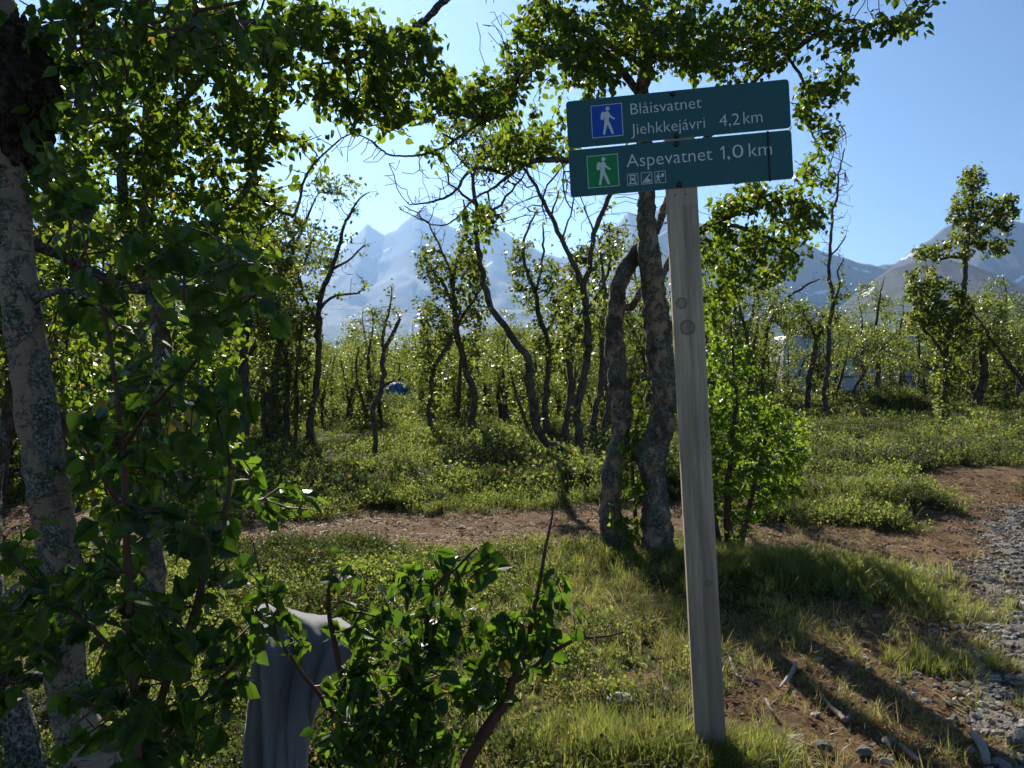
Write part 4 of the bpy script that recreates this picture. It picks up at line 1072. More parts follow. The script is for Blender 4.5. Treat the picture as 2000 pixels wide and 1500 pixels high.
# ------------------------------------------------------------------ birches that can be told apart in the clearing
def T(label, paths, grows, seed, ls=0.066, pn=11, **kw):
    paths = [(nm, [(a, b, c, r * 0.74) for a, b, c, r in q]) for nm, q in paths]
    grows = [dict(g, regs=[(q[0], q[1], q[2], q[3] * 1.08, q[4] * 1.08, q[5], int(q[6] * 1.5)) for q in g['regs']]) if g.get('leaf', 1) > 0 else g for g in grows]
    kw.setdefault('jit', 0.011); kw.setdefault('gnarl', 0.08); kw.setdefault('D', 0.13); kw.setdefault('spread', 0.045); kw.setdefault('tip', 0.004)
    grows = grows + [dict(regs=[(a, b, c, 20, 20, .3, 3) for nm, q in paths for a, b, c, r in q[2:]], leaf=0.35)]
    traced_tree('birch_tree', label, paths, grows, ls, pn, seed, group='birches standing round the clearing', **kw)

d = gd(602, 862)
T('slender half-bare birch with forked bare top against the mountain notch', [
    ('trunk', [(602, 862, d, 11), (608, 800, d, 9), (620, 730, d, 8.5), (622, 660, d, 8), (622, 600, d, 7.5), (632, 560, d, 7), (650, 525, d, 6.5), (660, 490, d, 5.5), (668, 455, d, 4.5), (684, 420, d, 3.5), (702, 390, d, 2.4), (722, 375, d, 1.6)]),
    ('limb', [(624, 605, d, 4.5), (645, 582, d, 4), (670, 576, d, 3.2), (695, 572, d, 2.4), (712, 562, d, 1.6)]),
    ('limb', [(650, 525, d, 4), (680, 510, d, 3.2), (698, 492, d, 2.4), (712, 478, d, 1.6)]),
    ('limb', [(622, 640, d, 4), (600, 590, d, 3.6), (585, 540, d, 3), (600, 500, d, 2.4), (610, 470, d, 1.6)])],
  [dict(regs=[(585, 540, d, 34, 60, .5, 70), (600, 620, d, 30, 50, .5, 60), (610, 450, d, 36, 30, .3, 20), (680, 430, d, 26, 30, .3, 14)], leaf=0.8),
   dict(regs=[(q[0], q[1], q[2], q[3] * 1.1, q[4] * 1.1, q[5], int(q[6] * 2.2)) for q in [(620, 400, d, 50, 50, .5, 26), (690, 540, d, 30, 40, .4, 10), (690, 400, d, 30, 30, .4, 12)]], leaf=0.0, jit=0.13, up=0.10)], 101)
d = gd(728, 897)
T('small crooked birch with a broken-off bare stub, nearest in the clearing', [
    ('trunk', [(728, 897, d, 7), (736, 850, d, 6.5), (727, 812, d, 6.5), (732, 785, d, 7), (745, 755, d, 7), (748, 715, d, 6.5), (750, 680, d, 6), (760, 664, d, 5.5), (772, 648, d, 5), (781, 622, d, 4.2)]),
    ('limb', [(750, 685, d, 4.5), (746, 660, d, 4), (756, 630, d, 3), (762, 600, d, 2.4), (765, 560, d, 1.6)]),
    ('limb', [(742, 762, d, 4), (756, 748, d, 3.4), (770, 742, d, 2.8), (778, 750, d, 1.6)])],
  [dict(regs=[(765, 580, d, 14, 24, .2, 40), (758, 620, d, 24, 30, .25, 50), (748, 660, d, 22, 26, .25, 34), (770, 690, d, 16, 30, .2, 16), (735, 610, d, 14, 14, .2, 16)], leaf=1.0)], 102, ls=0.056, pn=5.5)
d = gd(925, 858)
T('leafy birch with a curved dark trunk left of the leaning birch', [
    ('trunk', [(925, 858, d, 12), (922, 815, d, 10), (928, 770, d, 9.5), (915, 735, d, 9), (902, 690, d, 8.5), (890, 645, d, 8), (888, 600, d, 7.5), (882, 560, d, 7), (890, 520, d, 6), (902, 480, d, 4.5), (912, 430, d, 3), (905, 390, d, 2)]),
    ('limb', [(890, 645, d, 6), (905, 615, d, 5), (925, 590, d, 4), (940, 565, d, 2.6)]),
    ('limb', [(888, 600, d, 5), (868, 560, d, 4.4), (846, 530, d, 3.5), (825, 495, d, 2.4)]),
    ('limb', [(885, 540, d, 3.6), (868, 500, d, 3), (850, 460, d, 2.4), (825, 425, d, 2), (790, 402, d, 1.4)])],
  [dict(regs=[(835, 510, d, 26, 40, .5, 60), (870, 540, d, 40, 50, .6, 110), (920, 540, d, 36, 50, .6, 90), (880, 600, d, 44, 40, .6, 90), (930, 610, d, 26, 40, .5, 40), (930, 660, d, 30, 40, .5, 40), (870, 660, d, 24, 30, .4, 24)], leaf=1.0),
   dict(regs=[(q[0], q[1], q[2], q[3] * 1.1, q[4] * 1.1, q[5], int(q[6] * 2.2)) for q in [(850, 430, d, 50, 40, .5, 40), (820, 410, d, 40, 24, .4, 20)]], leaf=0.0, jit=0.13, up=0.10)], 103)
d = gd(840, 856)
T('thin dark birch stem bending right under the leafy curved birch', [
    ('trunk', [(840, 856, d, 7), (838, 810, d, 6.5), (842, 760, d, 6), (846, 720, d, 6), (860, 695, d, 6), (878, 672, d, 5.5), (890, 640, d, 4), (900, 600, d, 2.5)])],
  [dict(regs=[(850, 650, d, 40, 40, .5, 60), (830, 700, d, 26, 40, .5, 40), (860, 760, d, 26, 40, .4, 24), (835, 610, d, 30, 40, .4, 40)], leaf=1.0)], 104)
dH = gd(1125, 905)
T('leaning birch with a sweeping S-shaped trunk and bare crown', [
    ('trunk', [(1128, 905, dH, 15), (1100, 882, dH, 12), (1068, 866, dH, 11.5), (1048, 835, dH, 11), (1040, 790, dH, 10.5), (1036, 735, dH, 10), (1032, 700, dH, 9.5), (1005, 665, dH, 9.5), (985, 635, dH, 9), (962, 600, dH, 8.5), (945, 550, dH, 8), (935, 500, dH, 7.5), (930, 440, dH, 6.5), (930, 390, dH, 5.5), (922, 345, dH, 4), (935, 310, dH, 2.6), (945, 270, dH, 1.6)]),
    ('limb', [(930, 400, dH, 4), (905, 380, dH, 3.4), (880, 360, dH, 3), (872, 330, dH, 2.4), (860, 310, dH, 1.6)]),
    ('limb', [(931, 440, dH, 4.5), (965, 410, dH, 4), (990, 385, dH, 3.4), (1015, 350, dH, 2.6), (1030, 330, dH, 1.8)]),
    ('limb', [(926, 360, dH, 3), (915, 330, dH, 2.6), (895, 305, dH, 2), (880, 290, dH, 1.4)])],
  [dict(regs=[(950, 300, dH, 60, 40, .6, 80), (1000, 290, dH, 50, 40, .5, 50), (910, 480, dH, 22, 50, .35, 60), (955, 430, dH, 30, 40, .4, 36), (920, 250, dH, 70, 30, .5, 50)], leaf=0.9),
   dict(regs=[(q[0], q[1], q[2], q[3] * 1.1, q[4] * 1.1, q[5], int(q[6] * 2.2)) for q in [(900, 340, dH, 70, 60, .5, 50), (990, 370, dH, 60, 50, .5, 40)]], leaf=0.0, jit=0.13, up=0.10)], 105, sides=12)
d = dH + .1
T('dark forked birch with two bare leaning tops rising from the S-shaped one\'s foot', [
    ('trunk', [(1135, 900, d, 13), (1130, 850, d, 11), (1128, 800, d, 10.5), (1140, 740, d, 10), (1148, 680, d, 10), (1145, 620, d, 9.5), (1138, 560, d, 9), (1120, 515, d, 7), (1098, 465, d, 6), (1076, 425, d, 5.5), (1056, 380, d, 5), (1036, 348, d, 4), (1010, 310, d, 2.6), (990, 270, d, 1.8)]),
    ('limb', [(1140, 560, d, 7.5), (1152, 510, d, 7.5), (1160, 460, d, 7), (1178, 415, d, 6.5), (1196, 375, d, 6), (1215, 330, d, 5), (1225, 280, d, 3)]),
    ('limb', [(1076, 425, d, 3), (1085, 390, d, 2.4), (1092, 372, d, 1.6)]),
    ('limb', [(1098, 465, d, 3), (1115, 420, d, 2.4), (1122, 380, d, 1.5)]),
    ('limb', [(1160, 455, d, 2.6), (1150, 425, d, 2.2), (1140, 405, d, 1.6)]),
    ('limb', [(1150, 600, d, 5), (1175, 560, d, 4), (1190, 520, d, 3), (1200, 470, d, 2)])],
  [dict(regs=[(1180, 500, d, 36, 40, .5, 40), (1110, 560, d, 30, 40, .4, 30), (1170, 610, d, 26, 40, .4, 36), (1105, 640, d, 26, 50, .5, 50)], leaf=0.8),
   dict(regs=[(q[0], q[1], q[2], q[3] * 1.1, q[4] * 1.1, q[5], int(q[6] * 2.2)) for q in [(1180, 440, d, 50, 60, .5, 30), (1040, 390, d, 50, 50, .5, 24)]], leaf=0.0, jit=0.13, up=0.10)], 106, sides=12)
d = gd(1068, 850)
T('birch with a half-leafy narrow crown between the S-shaped and forked ones', [
    ('trunk', [(1070, 850, d, 10), (1066, 800, d, 8.5), (1070, 740, d, 8), (1070, 690, d, 7.5), (1066, 650, d, 7), (1052, 610, d, 6.5), (1045, 570, d, 6), (1030, 530, d, 5), (1022, 490, d, 4), (1030, 450, d, 3), (1048, 410, d, 2)]),
    ('limb', [(1045, 570, d, 4), (1055, 530, d, 3.4), (1062, 480, d, 3), (1060, 440, d, 2)]),
    ('limb', [(1066, 650, d, 4), (1082, 620, d, 3.4), (1100, 580, d, 2.6)])],
  [dict(regs=[(1015, 500, d, 26, 40, .5, 60), (1030, 560, d, 36, 50, .5, 80), (1070, 540, d, 24, 40, .4, 40), (1085, 610, d, 30, 40, .5, 60), (1050, 650, d, 26, 40, .4, 40)], leaf=0.9),
   dict(regs=[(q[0], q[1], q[2], q[3] * 1.1, q[4] * 1.1, q[5], int(q[6] * 2.2)) for q in [(1050, 440, d, 30, 40, .4, 24)]], leaf=0.0, jit=0.13, up=0.10)], 107)
d = gd(1100, 862)
T('upright birch with pale base just left of the dark forked one', [
    ('trunk', [(1100, 862, d, 10), (1108, 810, d, 8.5), (1114, 750, d, 8), (1110, 690, d, 7.5), (1108, 640, d, 7), (1118, 590, d, 6), (1116, 550, d, 4.5), (1125, 500, d, 3)]),
    ('limb', [(1110, 680, d, 5), (1125, 640, d, 4), (1140, 600, d, 3)])],
  [dict(regs=[(1110, 560, d, 44, 50, .6, 90), (1125, 640, d, 40, 50, .6, 80), (1090, 690, d, 30, 40, .5, 40), (1140, 500, d, 26, 30, .4, 30)], leaf=0.9)], 108)
d = gd(1165, 872)
T('pair of bare grey birch stems half hidden by the twin birch', [
    ('trunk', [(1162, 880, d, 11), (1160, 820, d, 9), (1170, 770, d, 8), (1178, 700, d, 8), (1176, 640, d, 7), (1182, 580, d, 6), (1176, 520, d, 4), (1170, 470, d, 2)]),
    ('trunk', [(1172, 880, d, 9), (1180, 830, d, 8), (1190, 780, d, 7), (1186, 720, d, 6), (1192, 640, d, 5), (1200, 560, d, 3)])],
  [dict(regs=[(1170, 560, d, 30, 50, .5, 60), (1165, 640, d, 30, 40, .5, 50), (1200, 470, d, 40, 40, .5, 40)], leaf=0.7)], 109)
d = gd(482, 880)
T('dark upright birch trunk on the left, just left of the half-bare one', [
    ('trunk', [(482, 880, d, 13), (478, 810, d, 11), (480, 740, d, 10.5), (476, 690, d, 10.5), (482, 640, d, 10), (492, 590, d, 9), (500, 530, d, 7.5), (510, 460, d, 6), (505, 390, d, 4), (500, 320, d, 2.5)]),
    ('limb', [(484, 620, d, 6), (465, 570, d, 5), (440, 520, d, 4), (420, 460, d, 3)]),
    ('limb', [(495, 570, d, 5), (530, 520, d, 4), (560, 480, d, 3), (590, 440, d, 2)])],
  [dict(regs=[(540, 520, d, 50, 70, .9, 170), (500, 430, d, 60, 80, .9, 180), (440, 520, d, 60, 70, .8, 130), (530, 620, d, 50, 50, .7, 110), (440, 630, d, 40, 50, .6, 70), (560, 430, d, 36, 50, .6, 60)], leaf=1.0)], 110, sides=12)
d = gd(565, 862)
T('birch pair with dense low leaves between the dark upright and half-bare ones', [
    ('trunk', [(562, 862, d, 8), (560, 800, d, 7.5), (562, 740, d, 7), (558, 690, d, 6.5), (548, 650, d, 6), (545, 600, d, 4.5), (550, 550, d, 3)]),
    ('trunk', [(575, 865, d, 5), (580, 800, d, 4.5), (578, 740, d, 4), (585, 680, d, 3.4), (590, 620, d, 2.4)])],
  [dict(regs=[(550, 640, d, 50, 60, .7, 140), (580, 700, d, 36, 50, .6, 90), (540, 740, d, 40, 50, .6, 80), (590, 760, d, 26, 50, .5, 60), (555, 820, d, 40, 36, .5, 50)], leaf=1.0)], 111)
d = gd(400, 856)
T('short cut-off birch stump with pale foot at the left thicket edge', [
    ('trunk', [(520, 852, d, 10), (516, 815, d, 9), (515, 785, d, 9), (514, 762, d, 8.5)])], [], 112, pn=0)
d = gd(1610, 828)
T('tall bare slender birch right of the camper with a leafless top', [
    ('trunk', [(1610, 828, d, 8), (1612, 790, d, 7), (1608, 770, d, 7), (1616, 730, d, 6.5), (1618, 680, d, 6.5), (1620, 630, d, 6), (1628, 590, d, 5.5), (1622, 555, d, 5), (1618, 520, d, 4.5), (1622, 470, d, 4), (1626, 420, d, 3.4), (1636, 370, d, 2.8), (1640, 330, d, 2.2), (1650, 290, d, 1.5)]),
    ('limb', [(1628, 590, d, 3.4), (1640, 560, d, 2.8), (1636, 530, d, 2.2), (1648, 505, d, 1.6)]),
    ('limb', [(1620, 500, d, 2.6), (1640, 480, d, 2.2), (1652, 460, d, 1.6)])],
  [dict(regs=[(1640, 570, d, 26, 26, .4, 26), (1630, 620, d, 24, 30, .4, 24)], leaf=0.8),
   dict(regs=[(q[0], q[1], q[2], q[3] * 1.1, q[4] * 1.1, q[5], int(q[6] * 2.2)) for q in [(1630, 420, d, 36, 90, .5, 50), (1640, 340, d, 24, 50, .4, 24), (1615, 490, d, 24, 40, .4, 14)]], leaf=0.0, jit=0.13, up=0.10)], 113)
d = gd(1582, 812)
T('grey birch bending right beside the tall bare slender one', [
    ('trunk', [(1580, 812, d, 8), (1577, 780, d, 7.5), (1580, 740, d, 7.5), (1586, 710, d, 7), (1594, 670, d, 6.5), (1604, 645, d, 6), (1618, 625, d, 4.5), (1625, 590, d, 3)]),
    ('limb', [(1594, 670, d, 4.5), (1586, 640, d, 4), (1570, 615, d, 3), (1560, 590, d, 2)])],
  [dict(regs=[(1560, 620, d, 50, 36, .8, 130), (1600, 640, d, 36, 40, .7, 90), (1600, 720, d, 26, 40, .5, 40)], leaf=1.0)], 114)
d = gd(1842, 842)
T('tall leafy birch standing alone at the right with open crown above the hill', [
    ('trunk', [(1842, 845, d, 9), (1838, 800, d, 7.5), (1846, 760, d, 7.5), (1846, 710, d, 7.5), (1848, 670, d, 8), (1858, 640, d, 8), (1874, 605, d, 7.5), (1882, 565, d, 7), (1886, 520, d, 6.5), (1890, 470, d, 5.5), (1892, 430, d, 4.5), (1900, 390, d, 3.5), (1898, 350, d, 2)]),
    ('limb', [(1888, 510, d, 4.5), (1865, 500, d, 4), (1835, 508, d, 3), (1805, 500, d, 2)]),
    ('limb', [(1890, 480, d, 4), (1920, 455, d, 3.4), (1950, 430, d, 2.8), (1980, 405, d, 2)]),
    ('limb', [(1860, 640, d, 5), (1840, 610, d, 4.4), (1815, 580, d, 3.4), (1790, 560, d, 2.2)]),
    ('limb', [(1846, 700, d, 4.5), (1820, 660, d, 3.8), (1800, 640, d, 2.6)])],
  [dict(regs=[(1900, 350, d, 28, 30, .5, 60), (1895, 410, d, 44, 40, .6, 90), (1945, 420, d, 44, 40, .6, 80), (1885, 470, d, 50, 30, .6, 80), (1820, 495, d, 36, 14, .4, 40), (1945, 480, d, 34, 24, .4, 34), (1805, 560, d, 44, 36, .6, 110), (1850, 600, d, 50, 50, .7, 130), (1810, 625, d, 44, 40, .6, 100), (1870, 650, d, 40, 50, .6, 90), (1850, 720, d, 34, 50, .5, 70), (1840, 790, d, 24, 34, .4, 30), (1975, 400, d, 22, 26, .3, 26)], leaf=1.0)], 115, ls=0.075, pn=15)
d = gd(1912, 806)
T('thick pale birch stump-like trunk with broken top at the far right', [
    ('trunk', [(1910, 808, d, 15), (1908, 775, d, 12), (1920, 750, d, 11), (1922, 720, d, 10), (1918, 690, d, 9.5), (1917, 665, d, 9)]),
    ('limb', [(1920, 700, d, 4), (1935, 660, d, 3), (1945, 620, d, 2)])],
  [dict(regs=[(1930, 640, d, 44, 50, .8, 120), (1960, 700, d, 40, 50, .7, 90), (1890, 720, d, 24, 40, .5, 40), (1955, 770, d, 36, 30, .6, 50)], leaf=1.0)], 116)
d = gd(1470, 800)
T('birch with several thin dark stems just right of the post', [
    ('trunk', [(1480, 812, d, 9), (1470, 720, d, 7), (1455, 660, d, 6), (1440, 610, d, 5), (1415, 570, d, 4), (1400, 520, d, 2.5)]),
    ('trunk', [(1490, 812, d, 7), (1490, 720, d, 6), (1500, 640, d, 5), (1530, 590, d, 4), (1570, 560, d, 3), (1600, 545, d, 1.6)]),
    ('limb', [(1456, 660, d, 4), (1470, 610, d, 4), (1480, 570, d, 3), (1500, 530, d, 2)])],
  [dict(regs=[(1420, 570, d, 50, 50, .8, 130), (1480, 600, d, 50, 50, .8, 130), (1540, 620, d, 50, 40, .8, 110), (1450, 680, d, 50, 50, .8, 120), (1500, 720, d, 30, 50, .8, 60)], leaf=1.0)], 117)

# ------------------------------------------------------------------ birches of the thicket: a few kinds, each tree its own object
def variant(seed, H, stems, low, dens, ls=0.065, D=0.17, lean=0.25, width=0.8):
    rng = np.random.RandomState(seed); sk = Skel(rng)
    att = []
    for s_ in range(stems):
        a = rng.uniform(0, 6.28); h = H * rng.uniform(0.75, 1.0)
        x, y = 0.12 * math.cos(a) * (stems > 1), 0.12 * math.sin(a) * (stems > 1)
        pts = []; n = 8; dx, dy = rng.normal(0, lean, 2)
        for i in range(n):
            t_ = i / (n - 1)
            pts.append((x, y, -0.06 + h * 0.92 * t_, (0.018 * h + 0.008) * (1 - t_) ** 0.8 + 0.007))
            dx += rng.normal(0, 0.16); dy += rng.normal(0, 0.16)
            x += dx * h / n * 0.7; y += dy * h / n * 0.7
        sk.path(pts, 0.15, 0.008, 'trunk')
        pp = np.array(pts)
        nb_ = int(7 * H / 4)
        for b in range(nb_):
            tt = rng.uniform(low, 1.05); c = np.array([np.interp(tt, np.linspace(0, 1, n), pp[:, k]) for k in range(3)])
            r = width * (0.28 + 0.45 * math.sin(math.pi * min(1, max(0.1, (tt - low) / (1.1 - low))))) * H / 4
            aa = rng.uniform(0, 6.28); c = c + np.array([math.cos(aa) * r, math.sin(aa) * r, rng.uniform(-.1, .3)])
            rad = np.array([0.42, 0.42, 0.34]) * rng.uniform(0.6, 1.25)
            m = int(36 * dens)
            att.append(c + unit(rng.normal(0, 1, (m, 3))) * rng.rand(m, 1) ** 0.5 * rad)
    att = np.vstack(att); att = att[att[:, 2] > 0.12]
    sk.grow(att, D, D * 0.85, leaf=1.0, up=0.08)
    sk.radii(0.004)
    pos, tw = leaf_spots(sk, rng, 11, 0.075, 3)
    size = ls * rng.uniform(0.65, 1.25, len(pos)); Rm = leaf_frames(pos, tw, rng)
    tv = []; tf = [[], []]; k = 0
    for nm, a, e in sk.parts:
        v, f = tube([(sk.p[a:e], sk.r[a:e])], 8, 0.06, a, True); tv.append(v); tf[0].append(f[0] + k); tf[1].append(f[1] + k); k += len(v)
    ch = sk.twig_chains()
    bv, bf = tube(ch, 3)
    lv, lf = leaf_join(pos, Rm, size, TM['far'])
    return dict(trunk=mesh_np('trunk', np.vstack(tv), [np.vstack(tf[0]), np.vstack(tf[1])], [M['bark_mid']]), branches=mesh_np('branches', bv, bf, [M['twig']]), crown=mesh_np('crown', lv, lf, [M['leaf_mid']]))

VAR = [variant(201, 4.4, 1, .30, 1.0), variant(202, 3.8, 2, .28, .9), variant(203, 5.0, 1, .38, .9), variant(204, 3.4, 2, .18, 1.0), variant(205, 4.0, 3, .25, .7), variant(206, 2.6, 2, .10, 1.0, width=.7), variant(207, 1.9, 3, .06, .9, width=.7, lean=.35), variant(208, 4.6, 2, .42, .8)]

rng = np.random.RandomState(77)
placed = []
GROUPS = [
    (-700, 130, 'in the shaded thicket behind the pale near trunk', 'thicket birches at the far left'),
    (130, 560, 'in the thicket left of the half-bare one', 'thicket birches on the left'),
    (560, 830, 'in the thicket around the blue tent', 'thicket birches round the tent'),
    (830, 1180, 'in the thicket beyond the forked birch', 'thicket birches beyond the clearing'),
    (1180, 1480, 'in the thicket seen past the signpost', 'thicket birches behind the signpost'),
    (1480, 1760, 'in the thicket around the white camper', 'thicket birches round the camper'),
    (1760, 2700, 'in the thicket right of the camper', 'thicket birches on the right')]
KINDS = ['leafy single-stemmed birch', 'two-stemmed leafy birch', 'tall thin birch', 'low-branched twin birch', 'three-stemmed birch', 'small bushy birch', 'knee-high spreading birch shrub', 'high-crowned twin birch']
def put_tree(px, d, vi, sc, rot):
    p = P(px, 750, d); x, y = p[0], p[1]
    for q in placed:
        if (q[0] - x) ** 2 + (q[1] - y) ** 2 < (0.7 if vi in (5, 6) else 1.2) ** 2 * (0.42 if d < 25 else 1.0): return False
    placed.append((x, y))
    lab, grp = next((l, g) for a, b, l, g in GROUPS if a <= px < b)
    root = empty('birch_tree', (x, y, float(hz(x, y))), KINDS[vi] + ' ' + lab, 'tree', grp)
    root.rotation_euler = (0, 0, rot); root.scale = (sc, sc, sc)
    for nm in ('trunk', 'branches', 'crown'):
        o = obj(nm, VAR[vi][nm], root)
        if nm != 'trunk': o['kind'] = 'stuff'
    return True
n_ok = 0
for it in range(12000):
    d = 8 + 38 * rng.rand() ** 1.25; px = rng.uniform(520, 1230) if rng.rand() < .42 else rng.uniform(-120, 2120)
    small = 540 < px < 1210 and d < 30
    lim = 22
    if px < 130: lim = 7.5
    elif px < 480: lim = 9.5 + (px - 130) / 350 * 6
    elif px < 560: lim = 16.5
    elif px < 1150: lim = 16.0 + 2.2 * math.sin(px * .021) ** 2
    elif px > 1750: lim = 24 if px < 1980 else 19
    elif px > 1400: lim = 23
    elif px > 1150: lim = 18
    if d < lim: continue
    if 738 < px < 818: continue
    if 1500 < px < 1840 and d < 36 and rng.rand() < (0.9 if px < 1590 else 0.3): continue
    vi = rng.choice(8, p=[.13, .13, .1, .15, .1, .2, .12, .07])
    if d > 30 and vi in (5, 6): continue
    sc = rng.uniform(0.75, 1.25)
    if small: vi = rng.choice([1, 3, 5, 0, 4]); sc = rng.uniform(.62, .92) * (1.25 if vi == 5 else .78)
    elif 540 < px < 1200: sc *= 0.8
    if 1480 < px < 1800 and d < 34: sc *= .92
    if put_tree(px, d, vi, sc, rng.uniform(0, 6.28)): n_ok += 1
    if n_ok >= 255: break
for px, d_, vi in ((1500, 31, 1), (1536, 35, 3), (1560, 30, 3), (1592, 34, 1), (1618, 29, 3), (1745, 31.5, 1), (1792, 28.5, 3), (1855, 30, 1), (1905, 28, 3), (1955, 29, 0), (1995, 26, 1), (1655, 27, 3), (1690, 30, 0), (1735, 27.5, 4), (1780, 30, 3), (1812, 27, 5), (1628, 32, 1), (1705, 34, 1), (1760, 33, 0)):
    put_tree(px, d_, vi, 1.0 + .12 * math.sin(px), px * .7)
print('thicket trees', n_ok)

# ------------------------------------------------------------------ scatter (grass, heath, far wood): one object each, instanced
def scatter(name, pts, rot, scl, pick, sources, label_kind='stuff'):
    coll = bpy.data.collections.new(name + '_kinds')
    for i, me in enumerate(sources):
        coll.objects.link(bpy.data.objects.new('%s_kind_%02d' % (name, i), me))
    me = bpy.data.meshes.new(name)
    me.vertices.add(len(pts)); me.vertices.foreach_set('co', np.asarray(pts, np.float32).ravel())
    a = me.attributes.new('rot', 'FLOAT_VECTOR', 'POINT'); a.data.foreach_set('vector', np.asarray(rot, np.float32).ravel())
    a = me.attributes.new('scl', 'FLOAT', 'POINT'); a.data.foreach_set('value', np.asarray(scl, np.float32))
    a = me.attributes.new('pick', 'INT', 'POINT'); a.data.foreach_set('value', np.asarray(pick, np.int32))
    o = obj(name, me); tag(o, kind='stuff')
    ng = bpy.data.node_groups.new(name, 'GeometryNodeTree')
    ng.interface.new_socket('Geometry', in_out='INPUT', socket_type='NodeSocketGeometry')
    ng.interface.new_socket('Geometry', in_out='OUTPUT', socket_type='NodeSocketGeometry')
    gi = ng.nodes.new('NodeGroupInput'); go = ng.nodes.new('NodeGroupOutput')
    iop = ng.nodes.new('GeometryNodeInstanceOnPoints'); ci = ng.nodes.new('GeometryNodeCollectionInfo')
    ci.inputs['Collection'].default_value = coll; ci.inputs['Separate Children'].default_value = True; ci.inputs['Reset Children'].default_value = True
    def na(nm, ty):
        q = ng.nodes.new('GeometryNodeInputNamedAttribute'); q.data_type = ty; q.inputs['Name'].default_value = nm
        return next(s_ for s_ in q.outputs if s_.enabled and s_.name == 'Attribute')
    e2r = ng.nodes.new('FunctionNodeEulerToRotation')
    L = ng.links.new
    L(gi.outputs[0], iop.inputs['Points']); L(ci.outputs[0], iop.inputs['Instance']); iop.inputs['Pick Instance'].default_value = True
    L(na('pick', 'INT'), iop.inputs['Instance Index'])
    L(na('rot', 'FLOAT_VECTOR'), e2r.inputs[0]); L(e2r.outputs[0], iop.inputs['Rotation'])
    L(na('scl', 'FLOAT'), iop.inputs['Scale']); L(iop.outputs[0], go.inputs[0])
    md = o.modifiers.new('scatter', 'NODES'); md.node_group = ng
    return o

def joined(var):
    vs = []; fs = []; mi = []; k = 0
    V_ = []; Q_ = []; T_ = []; qm = []; tm_ = []
    for i, nm in enumerate(('trunk', 'crown')):
        m = var[nm]; n = len(m.vertices); c = np.zeros(n * 3, np.float32); m.vertices.foreach_get('co', c); V_.append(c.reshape(-1, 3))
        for p in m.polygons:
            if len(p.vertices) == 4: Q_.append([q + k for q in p.vertices]); qm.append(i)
            else: T_.append([q + k for q in p.vertices]); tm_.append(i)
        k += n
    return mesh_np('far_birch', np.vstack(V_), [np.array(Q_), np.array(T_)], [M['bark_mid'], M['leaf_mid']], mat_idx=qm + tm_)
FARV = [joined(variant(301, 4.2, 1, .12, .9, ls=.12, D=.3)), joined(variant(302, 3.6, 2, .1, .8, ls=.12, D=.3)), joined(variant(303, 5.0, 1, .25, .8, ls=.12, D=.3))]
n = 5200
dd = 42 + (330 - 42) * rng.rand(n) ** 1.8; pxx = rng.uniform(-250, 2250, n)
dd = np.where((pxx > 735) & (pxx < 820) & (dd < 52), dd + 20, dd)
pts = np.array([P(a, 750, b) for a, b in zip(pxx, dd)]); pts[:, 2] = hz(pts[:, 0], pts[:, 1])
rr = np.zeros((n, 3)); rr[:, 2] = rng.uniform(0, 6.28, n)
scatter('distant_birch_wood', pts, rr, rng.uniform(.5, 1.05, n) * np.where((pxx > 500) & (pxx < 1250), .82, 1.0) * (1 + np.clip((dd - 120) / 400, 0, .3)), rng.randint(0, 3, n), FARV)

# ------------------------------------------------------------------ ground cover
rng = np.random.RandomState(9)
def heath_clump(seed, h=0.15, w=0.12, n=95, ls=0.022):
    r = np.random.RandomState(seed)
    st = []; pos = []; tw = []
    for i in range(13):
        a = r.uniform(0, 6.28); rad = w * r.rand() ** .5
        b = np.array([math.cos(a) * rad * .5, math.sin(a) * rad * .5, -.01]); t_ = np.array([math.cos(a) * rad * 1.2, math.sin(a) * rad * 1.2, h * r.uniform(.55, 1.1)])
        m = (b + t_) / 2 + r.normal(0, .012, 3)
        st.append((np.array([b, m, t_]), np.array([.0016, .0013, .0008])))
        k = n // 13
        u = r.rand(k, 1) ** .6
        q = b + (t_ - b) * u + r.normal(0, .016, (k, 3)); q[:, 2] = np.maximum(q[:, 2], .01)
        pos.append(q); tw.append(np.repeat(unit(t_ - b)[None], k, 0))
    pos = np.vstack(pos); tw = np.vstack(tw)
    Rm = leaf_frames(pos, tw, r, droop=-.2, flat=.55)
    lv, lf = leaf_join(pos, Rm, ls * r.uniform(.6, 1.3, len(pos)), TM['far'])
    sv, sf = tube(st, 3)
    return mesh_np('heath', np.vstack([lv, sv]), [lf[0], sf[0] + len(lv), sf[1] + len(lv)], [M['bilberry'], M['twig_red']], mat_idx=[0] * len(lf[0]) + [1] * (len(sf[0]) + len(sf[1])))

